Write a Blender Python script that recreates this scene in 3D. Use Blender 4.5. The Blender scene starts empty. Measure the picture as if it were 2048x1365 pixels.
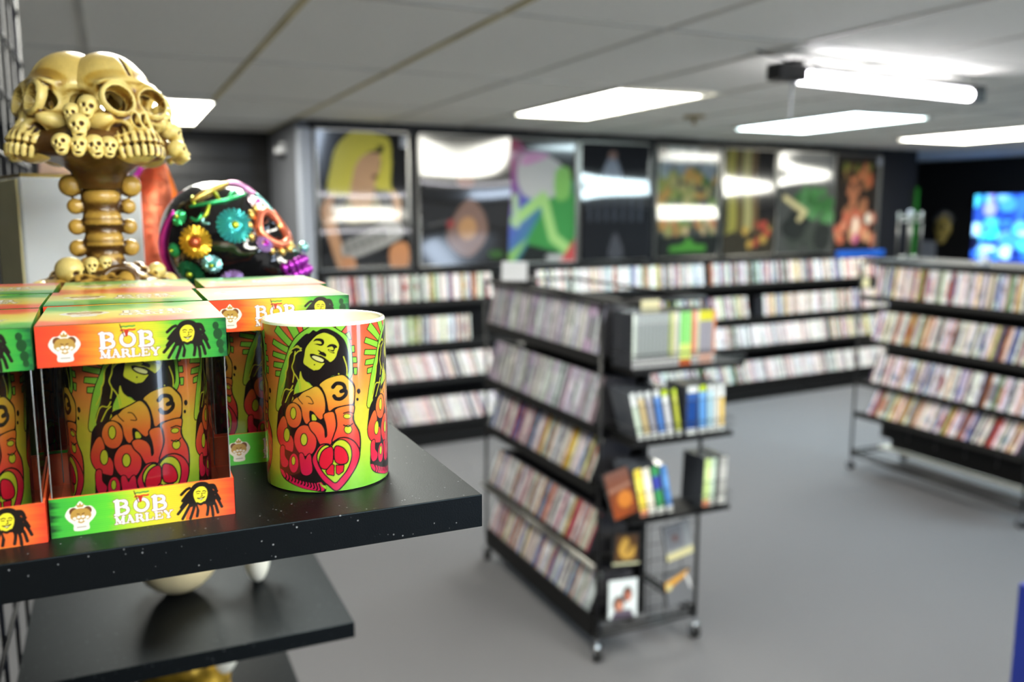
import bpy, bmesh, math, random
import numpy as np
from mathutils import Vector, Matrix
rnd = random.Random(7)
SC = bpy.context.scene
COL = SC.collection
D2R = math.pi / 180

# ------------------------------------------------------------ camera, world, light, exposure
cam_data = bpy.data.cameras.new('camera')
cam = bpy.data.objects.new('camera', cam_data)
COL.objects.link(cam)
cam.location = (0, 0, 1.7)
cam.rotation_euler = ((90 - 8.6) * D2R, 0, -24.6 * D2R)
cam_data.sensor_width = 23.5
cam_data.lens = 1720 / 2048 * 23.5
cam_data.clip_start = 0.02
cam_data.clip_end = 60
cam_data.dof.use_dof = True
cam_data.dof.focus_distance = 0.585
cam_data.dof.aperture_fstop = 2.9
cam_data.dof.aperture_blades = 7
SC.camera = cam
SC.view_settings.view_transform = 'Standard'
SC.view_settings.look = 'None'
SC.view_settings.gamma = 1.0
SC.view_settings.use_curve_mapping = False
SC.view_settings.exposure = 1.8
world = bpy.data.worlds.new('world')
SC.world = world
world.use_nodes = True
world.node_tree.nodes['Background'].inputs[0].default_value = (0.8, 0.85, 0.9, 1)
world.node_tree.nodes['Background'].inputs[1].default_value = 0.06
PANEL_POWER = 7.5        # radiance of the ceiling diffusers
TUBE_POWER = 7.0        # radiance of the hanging tube

# ------------------------------------------------------------ materials
def s2l(c):
    return tuple(((x / 255) / 12.92 if x / 255 <= 0.04045 else ((x / 255 + 0.055) / 1.055) ** 2.4) for x in c)

def mat(name, rgb=(200, 200, 200), rough=0.5, metal=0.0, coat=0.0, noise=0.0, nscale=50, bump=0.0, bscale=200, attr=None, spec=0.5, lin=None):
    m = bpy.data.materials.new(name)
    m.use_nodes = True
    nt = m.node_tree
    b = nt.nodes['Principled BSDF']
    c = lin or s2l(rgb)
    b.inputs['Base Color'].default_value = (*c, 1)
    b.inputs['Roughness'].default_value = rough
    b.inputs['Metallic'].default_value = metal
    b.inputs['Coat Weight'].default_value = coat
    b.inputs['Coat Roughness'].default_value = 0.06
    b.inputs['Specular IOR Level'].default_value = spec
    src = None
    if attr:
        a = nt.nodes.new('ShaderNodeAttribute')
        a.attribute_name = attr
        src = a.outputs['Color']
        nt.links.new(src, b.inputs['Base Color'])
    if noise > 0 or bump > 0:
        tc = nt.nodes.new('ShaderNodeTexCoord')
    if noise > 0:
        n = nt.nodes.new('ShaderNodeTexNoise')
        n.inputs['Scale'].default_value = nscale
        n.inputs['Detail'].default_value = 5
        nt.links.new(tc.outputs['Object'], n.inputs['Vector'])
        r = nt.nodes.new('ShaderNodeMapRange')
        r.inputs['From Min'].default_value = 0.3
        r.inputs['From Max'].default_value = 0.7
        r.inputs['To Min'].default_value = 1 - noise
        r.inputs['To Max'].default_value = 1 + noise
        nt.links.new(n.outputs['Fac'], r.inputs['Value'])
        mx = nt.nodes.new('ShaderNodeVectorMath')
        mx.operation = 'SCALE'
        if src:
            nt.links.new(src, mx.inputs[0])
        else:
            mx.inputs[0].default_value = c
        nt.links.new(r.outputs['Result'], mx.inputs['Scale'])
        nt.links.new(mx.outputs['Vector'], b.inputs['Base Color'])
    if bump > 0:
        n2 = nt.nodes.new('ShaderNodeTexNoise')
        n2.inputs['Scale'].default_value = bscale
        n2.inputs['Detail'].default_value = 3
        nt.links.new(tc.outputs['Object'], n2.inputs['Vector'])
        bp = nt.nodes.new('ShaderNodeBump')
        bp.inputs['Strength'].default_value = bump
        bp.inputs['Distance'].default_value = 0.002
        nt.links.new(n2.outputs['Fac'], bp.inputs['Height'])
        nt.links.new(bp.outputs['Normal'], b.inputs['Normal'])
    return m

def emat(name, rgb, power, attr=None):
    m = bpy.data.materials.new(name)
    m.use_nodes = True
    nt = m.node_tree
    nt.nodes.remove(nt.nodes['Principled BSDF'])
    e = nt.nodes.new('ShaderNodeEmission')
    e.inputs[0].default_value = (*s2l(rgb), 1)
    e.inputs[1].default_value = power
    if attr:
        a = nt.nodes.new('ShaderNodeAttribute')
        a.attribute_name = attr
        nt.links.new(a.outputs['Color'], e.inputs[0])
    nt.links.new(e.outputs[0], nt.nodes['Material Output'].inputs[0])
    return m

def clear_mat(name, tint=(0.93, 0.95, 0.95), rough=0.04):
    m = bpy.data.materials.new(name)
    m.use_nodes = True
    nt = m.node_tree
    nt.nodes.remove(nt.nodes['Principled BSDF'])
    t = nt.nodes.new('ShaderNodeBsdfTransparent')
    t.inputs[0].default_value = (*tint, 1)
    g = nt.nodes.new('ShaderNodeBsdfGlossy')
    g.inputs['Roughness'].default_value = rough
    f = nt.nodes.new('ShaderNodeFresnel')
    f.inputs[0].default_value = 1.5
    x = nt.nodes.new('ShaderNodeMixShader')
    nt.links.new(f.outputs[0], x.inputs[0])
    nt.links.new(t.outputs[0], x.inputs[1])
    nt.links.new(g.outputs[0], x.inputs[2])
    nt.links.new(x.outputs[0], nt.nodes['Material Output'].inputs[0])
    return m

M = {}
M['floor'] = mat('grey_carpet', (112, 112, 115), 0.95, noise=0.22, nscale=260, bump=0.6, bscale=900, spec=0.1)
M['black_wall'] = mat('black_paint', (18, 18, 20), 0.6, noise=0.1, nscale=3)
M['grey_wall'] = mat('grey_paint', (92, 94, 100), 0.5, noise=0.05, nscale=4)
M['trim_grey'] = mat('pale_grey_trim', (168, 174, 186), 0.4, noise=0.03, nscale=4)
M['tile'] = mat('ceiling_tile_fibre', (242, 241, 232), 0.9, noise=0.05, nscale=90, bump=0.3, bscale=400, spec=0.15)
M['tbar'] = mat('ceiling_grid_metal', (206, 204, 194), 0.5, noise=0.1, nscale=3)
M['tbar_old'] = mat('yellowed_ceiling_grid_metal', (196, 184, 138), 0.6, noise=0.25, nscale=3)
M['black_metal'] = mat('black_wire', (22, 22, 24), 0.35, noise=0.05, nscale=30)
M['black_soft'] = mat('black_laminate_shelving', (8, 8, 9), 0.6, noise=0.1, nscale=10, spec=0.3)
M['blue_black'] = mat('blue_black_gridwall', (10, 12, 22), 0.4, noise=0.05, nscale=30, spec=0.3)
M['chrome'] = mat('chrome', (205, 208, 212), 0.18, 1.0, noise=0.02, nscale=30)
M['brushed'] = mat('brushed_aluminium', (170, 168, 162), 0.35, 0.9, noise=0.04, nscale=40)
M['rubber'] = mat('black_rubber', (20, 20, 20), 0.6, noise=0.05, nscale=50)
M['white'] = mat('white_card', (228, 230, 234), 0.5, noise=0.02, nscale=20)
M['cream'] = mat('cream_card', (218, 212, 170), 0.5, noise=0.03, nscale=20)
M['print'] = mat('glossy_print', attr='Col', rough=0.3, coat=0.3)
M['mug_print'] = mat('glazed_print', attr='Col', rough=0.22, coat=1.0, noise=0.03, nscale=300)
M['mug_in'] = mat('cream_glaze', (250, 246, 224), 0.15, coat=0.8, noise=0.01, nscale=60)
M['poster'] = mat('laminated_poster_print', attr='Col', rough=0.12, coat=1.0)
M['case'] = mat('disc_case', attr='Col', rough=0.22, coat=0.4)
M['acrylic'] = clear_mat('clear_plastic_sleeve')
M['resin'] = mat('antiqued_resin', attr='Col', rough=0.32, coat=0.25, noise=0.16, nscale=55, bump=0.25, bscale=220)
M['panel_w'] = emat('light_diffuser_warm', (255, 253, 240), PANEL_POWER)
M['panel_c'] = emat('light_diffuser_cool', (222, 247, 255), PANEL_POWER)
M['daylight'] = emat('daylit_pane', (214, 232, 255), 3.2)  # glow of the added rear windows, fill for the near objects
M['tube'] = emat('fluorescent_tube', (250, 248, 255), TUBE_POWER)

def laminate():
    m = mat('black_speckled_laminate', (8, 8, 9), 0.42, noise=0.12, nscale=120, bump=0.07, bscale=900, spec=0.2)
    nt = m.node_tree
    b = nt.nodes['Principled BSDF']
    b.inputs['Specular Tint'].default_value = (.55, .8, 1, 1)
    tc = nt.nodes.new('ShaderNodeTexCoord')
    v = nt.nodes.new('ShaderNodeTexVoronoi')
    v.inputs['Scale'].default_value = 260
    nt.links.new(tc.outputs['Object'], v.inputs['Vector'])
    r = nt.nodes.new('ShaderNodeValToRGB')
    r.color_ramp.elements[0].position = 0.0
    r.color_ramp.elements[0].color = (0.3, 0.32, 0.35, 1)
    r.color_ramp.elements[1].position = 0.2
    r.color_ramp.elements[1].color = (0, 0, 0, 1)
    nt.links.new(v.outputs['Distance'], r.inputs[0])
    w = nt.nodes.new('ShaderNodeTexNoise')
    w.inputs['Scale'].default_value = 130
    nt.links.new(tc.outputs['Object'], w.inputs['Vector'])
    r2 = nt.nodes.new('ShaderNodeMapRange')
    r2.inputs['From Min'].default_value = 0.56
    r2.inputs['From Max'].default_value = 0.62
    nt.links.new(w.outputs['Fac'], r2.inputs['Value'])
    mu = nt.nodes.new('ShaderNodeVectorMath')
    mu.operation = 'SCALE'
    nt.links.new(r.outputs['Color'], mu.inputs[0])
    nt.links.new(r2.outputs['Result'], mu.inputs['Scale'])
    ad = nt.nodes.new('ShaderNodeVectorMath')
    ad.operation = 'ADD'
    old = b.inputs['Base Color'].links[0].from_socket
    nt.links.new(old, ad.inputs[0])
    nt.links.new(mu.outputs['Vector'], ad.inputs[1])
    nt.links.new(ad.outputs['Vector'], b.inputs['Base Color'])
    return m
M['laminate'] = laminate()

# ------------------------------------------------------------ mesh helpers
def link(name, me, m=None, parent=None, loc=(0, 0, 0), rot=(0, 0, 0)):
    o = bpy.data.objects.new(name, me)
    COL.objects.link(o)
    o.location = loc
    o.rotation_euler = rot
    if parent:
        o.parent = parent
    if m and not me.materials:
        me.materials.append(m)
    return o

def thing(name, label, cat, loc=(0, 0, 0), rz=0.0, group=None):
    o = bpy.data.objects.new(name, None)
    COL.objects.link(o)
    o.empty_display_size = 0.05
    o.location = loc
    o.rotation_euler = (0, 0, rz)
    return tag(o, label, cat, group)

def tag(o, label, cat, group=None):
    o['label'] = label
    o['category'] = cat
    if group:
        o['group'] = group
    return o

def struct(o):
    o['kind'] = 'structure'
    return o

def bm_box(bm, x0, x1, y0, y1, z0, z1, mtx=None):
    vs = [bm.verts.new((x, y, z)) for x in (x0, x1) for y in (y0, y1) for z in (z0, z1)]
    if mtx:
        for v in vs:
            v.co = mtx @ v.co
    for f in ((0, 1, 3, 2), (4, 6, 7, 5), (0, 4, 5, 1), (2, 3, 7, 6), (0, 2, 6, 4), (1, 5, 7, 3)):
        bm.faces.new([vs[i] for i in f])
    return vs

def bm_tube(bm, pts, r, n=8, closed=False):
    pts = [Vector(p) for p in pts]
    rings = []
    N = len(pts)
    up = None
    for i, p in enumerate(pts):
        if closed:
            t = (pts[(i + 1) % N] - pts[i - 1]).normalized()
        else:
            t = (pts[min(i + 1, N - 1)] - pts[max(i - 1, 0)]).normalized()
        a = t.orthogonal().normalized() if up is None else (up - t * up.dot(t)).normalized()
        up = a
        b = t.cross(a)
        rr = r[i] if isinstance(r, (list, tuple)) else r
        rings.append([bm.verts.new(p + (a * math.cos(q) + b * math.sin(q)) * rr) for q in [k * math.tau / n for k in range(n)]])
    for i in range(N if closed else N - 1):
        A, B = rings[i], rings[(i + 1) % N]
        for k in range(n):
            bm.faces.new((A[k], A[(k + 1) % n], B[(k + 1) % n], B[k]))
    if not closed:
        bm.faces.new(rings[0][::-1])
        bm.faces.new(rings[-1])

def bm_lathe(bm, prof, n=24, c=(0, 0)):
    rings = []
    for r, z in prof:
        rings.append([bm.verts.new((c[0] + r * math.cos(k * math.tau / n), c[1] + r * math.sin(k * math.tau / n), z)) for k in range(n)])
    for A, B in zip(rings, rings[1:]):
        for k in range(n):
            bm.faces.new((A[k], A[(k + 1) % n], B[(k + 1) % n], B[k]))
    bm.faces.new(rings[0][::-1])
    bm.faces.new(rings[-1])

def bm_sphere(bm, c, r, u=12, v=8):
    mt = Matrix.Translation(c) @ (Matrix.Diagonal((*r, 1)) if isinstance(r, tuple) else Matrix.Scale(r, 4))
    bmesh.ops.create_uvsphere(bm, u_segments=u, v_segments=v, radius=1, matrix=mt)

def done(bm, name, smooth=False, bevel=0.0):
    if bevel > 0:
        bmesh.ops.bevel(bm, geom=bm.edges[:], offset=bevel, segments=2, affect='EDGES', profile=0.5)
    bmesh.ops.recalc_face_normals(bm, faces=bm.faces[:])
    me = bpy.data.meshes.new(name)
    bm.to_mesh(me)
    bm.free()
    if smooth:
        me.polygons.foreach_set('use_smooth', [True] * len(me.polygons))
    return me

def box_obj(name, x0, x1, y0, y1, z0, z1, m, parent=None, bevel=0.0, loc=(0, 0, 0), rot=(0, 0, 0)):
    bm = bmesh.new()
    bm_box(bm, x0, x1, y0, y1, z0, z1)
    return link(name, done(bm, name, bevel=bevel), m, parent, loc, rot)

def tube_obj(name, pts, r, m, parent=None, n=8, closed=False, loc=(0, 0, 0)):
    bm = bmesh.new()
    bm_tube(bm, pts, r, n, closed)
    return link(name, done(bm, name, smooth=True), m, parent, loc)

def set_col(me, rgb_lin):
    a = me.color_attributes.new('Col', 'FLOAT_COLOR', 'POINT')
    c = np.ones((len(me.vertices), 4), np.float32)
    c[:, :3] = rgb_lin
    a.data.foreach_set('color', c.ravel())

# ------------------------------------------------------------ printed graphics: a small painter whose picture colours a fine mesh
class Canvas:
    def __init__(s, w, h, res, ss=2):
        s.w, s.h, s.nx, s.ny, s.ss = w, h, max(2, int(w / res)), max(2, int(h / res)), ss
        s.X, s.Y = np.meshgrid((np.arange(s.nx * ss) + 0.5) * w / (s.nx * ss), (np.arange(s.ny * ss) + 0.5) * h / (s.ny * ss))
        s.px = np.zeros((s.ny * ss, s.nx * ss, 3))
    def win(s, x0, x1, y0, y1):
        W, H = s.nx * s.ss, s.ny * s.ss
        a, b = int(max(0, x0 / s.w * W - 1)), int(min(W, x1 / s.w * W + 2))
        c, d = int(max(0, y0 / s.h * H - 1)), int(min(H, y1 / s.h * H + 2))
        return (slice(c, max(c, d)), slice(a, max(a, b)))
    def put(s, sl, m, col):
        if callable(col):
            s.px[sl][m] = col(s.X[sl][m], s.Y[sl][m])
        else:
            s.px[sl][m] = col
    def poly(s, pts, col):
        P = np.array(pts, float)
        sl = s.win(P[:, 0].min(), P[:, 0].max(), P[:, 1].min(), P[:, 1].max())
        X, Y = s.X[sl], s.Y[sl]
        if X.size == 0:
            return
        m = np.zeros(X.shape, bool)
        for (x1, y1), (x2, y2) in zip(P, np.roll(P, -1, 0)):
            if y1 == y2:
                continue
            m ^= ((y1 > Y) != (y2 > Y)) & (X < (x2 - x1) * (Y - y1) / (y2 - y1) + x1)
        s.put(sl, m, col)
    def line(s, pts, w, col, closed=False):
        P = np.array(pts, float)
        sl = s.win(P[:, 0].min() - w, P[:, 0].max() + w, P[:, 1].min() - w, P[:, 1].max() + w)
        X, Y = s.X[sl], s.Y[sl]
        if X.size == 0:
            return
        m = np.zeros(X.shape, bool)
        Q = np.roll(P, -1, 0) if closed else P[1:]
        for (x1, y1), (x2, y2) in zip(P, Q):
            dx, dy = x2 - x1, y2 - y1
            L = dx * dx + dy * dy + 1e-12
            t = np.clip(((X - x1) * dx + (Y - y1) * dy) / L, 0, 1)
            m |= (X - x1 - t * dx) ** 2 + (Y - y1 - t * dy) ** 2 < (w / 2) ** 2
        s.put(sl, m, col)
    def ell(s, cx, cy, rx, ry, col):
        sl = s.win(cx - rx, cx + rx, cy - ry, cy + ry)
        m = ((s.X[sl] - cx) / rx) ** 2 + ((s.Y[sl] - cy) / ry) ** 2 < 1
        s.put(sl, m, col)
    def blur(s, n):
        for _ in range(n):
            p = np.pad(s.px, ((1, 1), (1, 1), (0, 0)), 'edge')
            s.px = (p[:-2, 1:-1] + p[2:, 1:-1] + p[1:-1, :-2] + p[1:-1, 2:] + 2 * p[1:-1, 1:-1]) / 6
    def get(s):   # vertex grid (ny, nx, 3), linear
        return s.px.reshape(s.ny, s.ss, s.nx, s.ss, 3).mean((1, 3))

def L(*c):
    return np.array(s2l(c))

def ramp(stops):
    ts = [a for a, b in stops]
    cs = np.array([L(*b) for a, b in stops])
    return lambda v: np.stack([np.interp(v, ts, cs[:, k]) for k in range(3)], -1)

def smooth(pts, k=4, closed=True):
    P = np.array(pts, float)
    n = len(P)
    out = []
    for i in range(n if closed else n - 1):
        if closed:
            a, b, c, d = P[i - 1], P[i], P[(i + 1) % n], P[(i + 2) % n]
        else:
            a, b, c, d = P[max(i - 1, 0)], P[i], P[i + 1], P[min(i + 2, n - 1)]
        for j in range(k):
            t = j / k
            out.append(0.5 * (2 * b + (c - a) * t + (2 * a - 5 * b + 4 * c - d) * t * t + (3 * b - a - 3 * c + d) * t ** 3))
    if not closed:
        out.append(P[-1])
    return out

def sheet_mesh(name, cv, fn):
    """mesh grid from a canvas; fn(u, v) with u,v arrays 0..1 -> (x, y, z)"""
    c = cv.get()
    ny, nx, _ = c.shape
    u, v = np.meshgrid(np.linspace(0, 1, nx), np.linspace(0, 1, ny))
    co = np.stack(fn(u, v), -1).reshape(-1, 3)
    i = np.arange((ny - 1) * nx).reshape(ny - 1, nx)[:, :-1].ravel()
    faces = np.stack([i, i + 1, i + 1 + nx, i + nx], -1)
    me = bpy.data.meshes.new(name)
    me.vertices.add(len(co))
    me.vertices.foreach_set('co', co.astype(np.float32).ravel())
    me.loops.add(faces.size)
    me.loops.foreach_set('vertex_index', faces.ravel())
    me.polygons.add(len(faces))
    me.polygons.foreach_set('loop_start', np.arange(0, faces.size, 4))
    me.polygons.foreach_set('use_smooth', np.ones(len(faces), bool))
    me.update(calc_edges=True)
    a = me.color_attributes.new('Col', 'FLOAT_COLOR', 'POINT')
    cc = np.ones((len(co), 4), np.float32)
    cc[:, :3] = c.reshape(-1, 3)
    a.data.foreach_set('color', cc.ravel())
    return me

# slab-serif capitals in a 1x1 box: list of (x0,y0,x1,y1,w) strokes
GLYPH = {
 'B': ([(.17, .0, .17, 1)], [(0, 0, .5, 0), (0, 1, .5, 1), (.2, .53, .6, .53)], [(.55, .76, .27, .24), (.58, .27, .32, .27)]),
 'O': ([], [], [(.5, .5, .48, .5)]),
 'A': ([(.45, 1, .8, 0)], [(.47, 1, .15, 0), (.25, .32, .68, .32), (0, 0, .32, 0), (.6, 0, 1, 0)], []),
 'M': ([(.15, 1, .5, .1), (.83, 0, .83, 1)], [(.15, 0, .15, 1), (.5, .1, .83, 1), (0, 0, .3, 0), (.66, 0, 1, 0), (0, 1, .2, 1), (.8, 1, 1, 1)], []),
 'R': ([(.18, 0, .18, 1), (.55, .5, .85, 0)], [(0, 0, .4, 0), (0, 1, .5, 1), (.2, .5, .6, .5), (.75, 0, 1, 0)], [(.53, .75, .27, .25)]),
 'L': ([(.2, 0, .2, 1)], [(0, 0, .9, 0), (0, 1, .42, 1), (.9, 0, .9, .3)], []),
 'E': ([(.2, 0, .2, 1)], [(0, 0, .9, 0), (0, 1, .88, 1), (.9, 0, .9, .3), (.88, 1, .88, .72), (.2, .5, .62, .5), (.62, .38, .62, .62)], []),
 'Y': ([(.12, 1, .5, .45), (.5, .45, .5, 0)], [(.88, 1, .5, .45), (.3, 0, .7, 0), (0, 1, .3, 1), (.7, 1, 1, 1)], []),
}
def letters(cv, txt, x, y, w, h, col, gap=0.14, ol=None, olw=0.5):
    """slab capitals, each w wide and h tall"""
    for pas in ((ol, olw), (col, 0)) if ol is not None else ((col, 0),):
        xx = x
        for ch in txt:
            st, th, arcs = GLYPH[ch]
            ww = w * (1.15 if ch in 'MO' else 1.0)
            f = lambda a, b: (xx + a * ww, y + b * h)
            for (a, b, c, d) in st:
                cv.line([f(a, b), f(c, d)], w * .27 + pas[1], pas[0])
            for (a, b, c, d) in th:
                cv.line([f(a, b), f(c, d)], h * .13 + pas[1], pas[0])
            for (cx, cy, rx, ry) in arcs:
                if ch == 'O':
                    q = [f(cx + (rx - .13) * math.cos(t), cy + (ry - .06) * math.sin(t)) for t in [k * math.tau / 20 for k in range(20)]]
                    cv.line(q, w * .2 + pas[1], pas[0], True)
                else:
                    q = [f(cx + (rx - .08) * math.cos(t), cy + (ry - .03) * math.sin(t)) for t in [(-90 + k * 15) * D2R for k in range(13)]]
                    cv.line(q, w * .2 + pas[1], pas[0])
            xx += ww + gap * w

def dread_man(cv, x, y, s, face, hair, shirt, flip=1):
    """plain smiling long-haired figure, head centred on x,y; s = face half height"""
    f = lambda a, b: (x + a * s * flip, y + b * s)
    K = hair
    cv.poly(smooth([f(-1.3, -1.2), f(-1.5, 0), f(-.9, 1.3), f(0, 1.75), f(1.0, 1.5), f(1.6, .4), f(1.8, -.8), f(1.3, -1.6), f(-.6, -1.7)]), K)
    cv.poly([f(-1.5, -1.5), f(-.7, -1.2), f(.9, -1.2), f(1.7, -1.6), f(1.9, -2.9), f(-1.9, -2.9)], shirt)
    for i, (a, b, c, d) in enumerate([(-1.0, .8, -2.1, -.4), (-1.1, .3, -2.3, -1.2), (-1.1, -.3, -2.7, -2.0), (-1.0, -.6, -2.2, -2.7), (-.7, -1.0, -1.3, -2.8), (-1.2, 1.1, -2.2, .4),
                                      (1.0, .9, 2.0, .3), (1.2, .5, 2.3, -.8), (1.3, 0, 2.5, -1.8), (1.2, -.5, 2.0, -2.5), (1.0, -1.0, 1.4, -2.8), (.8, -1.2, .7, -2.6), (-.4, -1.3, -.5, -2.6), (1.2, 1.2, 1.9, .6)]):
        cv.line(smooth([f(a, b), f((a + c) / 2 + .12, (b + d) / 2 + .2), f(c, d)], 4, False), s * .36, K)
    cv.poly(smooth([f(-.35, -.9), f(.35, -.9), f(.2, -1.8), f(0, -2.4), f(-.2, -1.8)]), shirt)
    cv.poly(smooth([f(-.15, 1.1), f(.5, 1.05), f(.85, .5), f(.8, -.2), f(.45, -.9), f(0, -1.15), f(-.45, -.9), f(-.75, -.1), f(-.7, .6)]), face)
    cv.poly(smooth([f(-.45, -.75), f(0, -.95), f(.5, -.75), f(.35, -1.15), f(0, -1.3), f(-.35, -1.1)]), K)
    cv.line([f(-.45, .5), f(-.2, .6), f(.02, .5)], s * .12, K)
    cv.line([f(.3, .5), f(.5, .58), f(.7, .42)], s * .12, K)
    cv.line([f(-.42, .3), f(-.08, .26)], s * .1, K)
    cv.line([f(.3, .26), f(.62, .24)], s * .1, K)
    cv.line([f(.18, .3), f(.24, -.1), f(.02, -.14)], s * .1, K)
    cv.line(smooth([f(-.36, -.3), f(.1, -.36), f(.52, -.22)], 4, False), s * .14, K)
    cv.poly([f(-.3, -.4), f(.46, -.34), f(.1, -.66)], K)
    cv.poly([f(-.2, -.44), f(.36, -.4), f(.08, -.54)], L(235, 232, 190))

def crest(cv, x, y, s):
    W, B, Bd = L(225, 222, 215), L(178, 142, 70), L(110, 68, 40)
    f = lambda a, b: (x + a * s, y + b * s)
    cv.poly(smooth([f(0, 1.25), f(.35, .85), f(.8, .75), f(1.1, .2), f(.85, -.3), f(.55, -.6), f(.5, -1.1), f(-.5, -1.1), f(-.55, -.6), f(-.85, -.3), f(-1.1, .2), f(-.8, .75), f(-.35, .85)]), W)
    cv.poly([f(-.2, .75), f(-.3, 1.05), f(-.1, .92), f(0, 1.15), f(.1, .92), f(.3, 1.05), f(.2, .75)], B)
    cv.ell(*f(-.5, .45), s * .3, s * .32, Bd)
    cv.ell(*f(.5, .45), s * .3, s * .32, Bd)
    cv.poly(smooth([f(-.45, .6), f(.45, .6), f(.75, .0), f(.3, -.4), f(0, -.55), f(-.3, -.4), f(-.75, .0)]), B)
    for a, b in ((-.45, -.1), (-.15, -.02), (.15, -.02), (.45, -.1), (-.3, -.3), (.3, -.3), (0, -.32)):
        cv.ell(*f(a, b), s * .13, s * .11, W)
    cv.line([f(-.25, .25), f(-.1, .2)], s * .08, Bd)
    cv.line([f(.25, .25), f(.1, .2)], s * .08, Bd)
    cv.line([f(-.3, -.85), f(.3, -.85)], s * .1, L(170, 165, 160))

def flag(cv, x, y, s):
    wv = [0, .25, .1, .3, .15, .35]
    for k, c in enumerate((L(60, 140, 60), L(225, 200, 60), L(190, 50, 35))):
        up = [(x + i * s * .42, y - k * s * .25 + wv[i] * s * .4) for i in range(6)]
        dn = [(a, b - s * .27) for a, b in up[::-1]]
        cv.poly(up + dn, c)
    cv.line([(x, y + s * .3), (x + s * .5, y - s * 1.5)], s * .16, L(90, 45, 25))
    cv.poly([(x + s * .5, y - s * .5), (x + s * 1.2, y - s * .6), (x + s * .95, y - s * 1.5), (x + s * .7, y - s * 1.6)], L(170, 45, 30))
# ------------------------------------------------------------ the room
struct(box_obj('floor', -1.3, 9.9, -2.6, 8.7, -0.05, 0, M['floor']))
CZ = 2.34
ceiling = struct(box_obj('ceiling', -1.3, 9.9, -2.6, 8.7, CZ + 0.02, CZ + 0.07, M['tile']))
TX, TY = 0.63, 1.29
bm = bmesh.new()
bm_box(bm, 0.006, TX - 0.006, 0.006, TY - 0.006, CZ + 0.002, CZ + 0.019)
tile_me = done(bm, 'ceiling_tile', bevel=0.002)
skip = {(3, 0)}
for i in range(-3, 15):
    for j in range(-5, 4):
        if (i, j) in skip:
            continue
        link('ceiling_tile', tile_me, M['tile'], ceiling, (0.57 + TX * i, 3.96 + TY * j, rnd.uniform(-.002, .001)), (rnd.uniform(-.002, .002), 0, 0))
for i in range(-2, 15):
    x = 0.57 + TX * i
    box_obj('grid_bar', x - .012, x + .012, -2.5, 8.6, CZ - .004, CZ + .02, M['tbar_old'] if i in (0, 1) else M['tbar'], ceiling)
for j in range(-4, 4):
    y = 3.96 + TY * j
    box_obj('cross_bar', -1.25, 9.8, y - .012, y + .012, CZ - .0035, CZ + .02, M['tbar'], ceiling)

struct(box_obj('wall_left', -1.3, -1.2, -2.6, 8.6, 0, CZ + .02, M['black_wall']))
struct(box_obj('wall_rear', -1.2, 9.75, -2.6, -2.5, 0, CZ + .02, M['black_wall']))
struct(box_obj('wall_right', 9.75, 9.85, -2.6, 8.6, 0, CZ + .02, M['black_wall']))
struct(box_obj('wall_far', 7.85, 9.75, 8.5, 8.6, 0, CZ + .02, M['black_wall']))
WA = 4.5 * D2R
WX, WY = 1.3, 6.25
def wall_pt(s, off, z=0):
    return (WX + s * math.cos(WA) + off * math.sin(WA), WY + s * math.sin(WA) - off * math.cos(WA), z)
struct(box_obj('wall_front', 0, 6.62, 0, .1, 0, CZ + .02, M['black_wall'], loc=(WX, WY, 0), rot=(0, 0, WA)))
struct(box_obj('wall_front_return', 7.8, 7.9, 6.86, 8.5, 0, CZ + .02, M['black_wall']))
struct(box_obj('wall_corner', 1.2, 1.3, 6.3, 7.45, 0, CZ + .02, M['grey_wall']))
wb = struct(box_obj('wall_back', -1.2, 1.3, 7.45, 7.55, 0, CZ + .02, M['black_wall']))
for k in range(14):
    box_obj('slat', -1.19, 1.19, 7.43, 7.449, .3 + k * .14, .42 + k * .14, M['black_metal'], wb)
struct(box_obj('trim_1', 1.2, 1.285, 6.16, 6.3, 0, 2.27, M['trim_grey'], bevel=.004))
M['green'] = mat('green_paint', (38, 120, 30), 0.5, noise=0.1, nscale=8)
struct(box_obj('trim_2', 6.625, 6.655, -.02, .1, 0.9, 1.95, M['green'], loc=(WX, WY, 0), rot=(0, 0, WA)))
struct(box_obj('baseboard_front', 0, 6.62, -.012, 0, 0, .1, M['black_soft'], loc=(WX, WY, 0), rot=(0, 0, WA)))

# ceiling lights
def ceiling_light(x0, x1, y0, y1, m, label):
    t = thing('ceiling_light', label, 'ceiling light', ((x0 + x1) / 2, (y0 + y1) / 2, CZ - .006), group='flat ceiling light panels')
    hx, hy = (x1 - x0) / 2, (y1 - y0) / 2
    bm = bmesh.new()
    for a in ((-hx - .02, -hx, -hy - .02, hy + .02), (hx, hx + .02, -hy - .02, hy + .02), (-hx, hx, -hy - .02, -hy), (-hx, hx, hy, hy + .02)):
        bm_box(bm, a[0], a[1], a[2], a[3], -.008, .012)
    link('frame', done(bm, 'frame'), M['tbar'], t)
    box_obj('diffuser', -hx, hx, -hy, hy, -.004, .008, m, t)
ceiling_light(2.45, 2.99, 4.0, 5.3, M['panel_w'], 'wide warm white ceiling panel, nearest of the lights above the middle posters')
ceiling_light(4.42, 5.1, 4.3, 5.5, M['panel_c'], 'bluish white ceiling panel below the hanging tube in the photo')
ceiling_light(6.4, 7.25, 4.45, 5.72, M['panel_w'], 'long warm white ceiling panel cut by the right edge of the photo')
ceiling_light(-.05, .57, 5.45, 6.85, M['panel_w'], 'white ceiling panel behind the skull-topped goblet at the left')
ceiling_light(-.04, .56, 1.4, 2.65, M['panel_w'], 'ceiling panel overhead near the wire grid wall, above the frame')
ceiling_light(1.85, 2.45, .1, 1.36, M['panel_w'], 'ceiling panel overhead right of the camera, outside the frame')
ceiling_light(.0, .6, -1.6, -.35, M['panel_w'], 'ceiling panel behind the camera, outside the frame')  # unseen panel added to brighten the near objects
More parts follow.
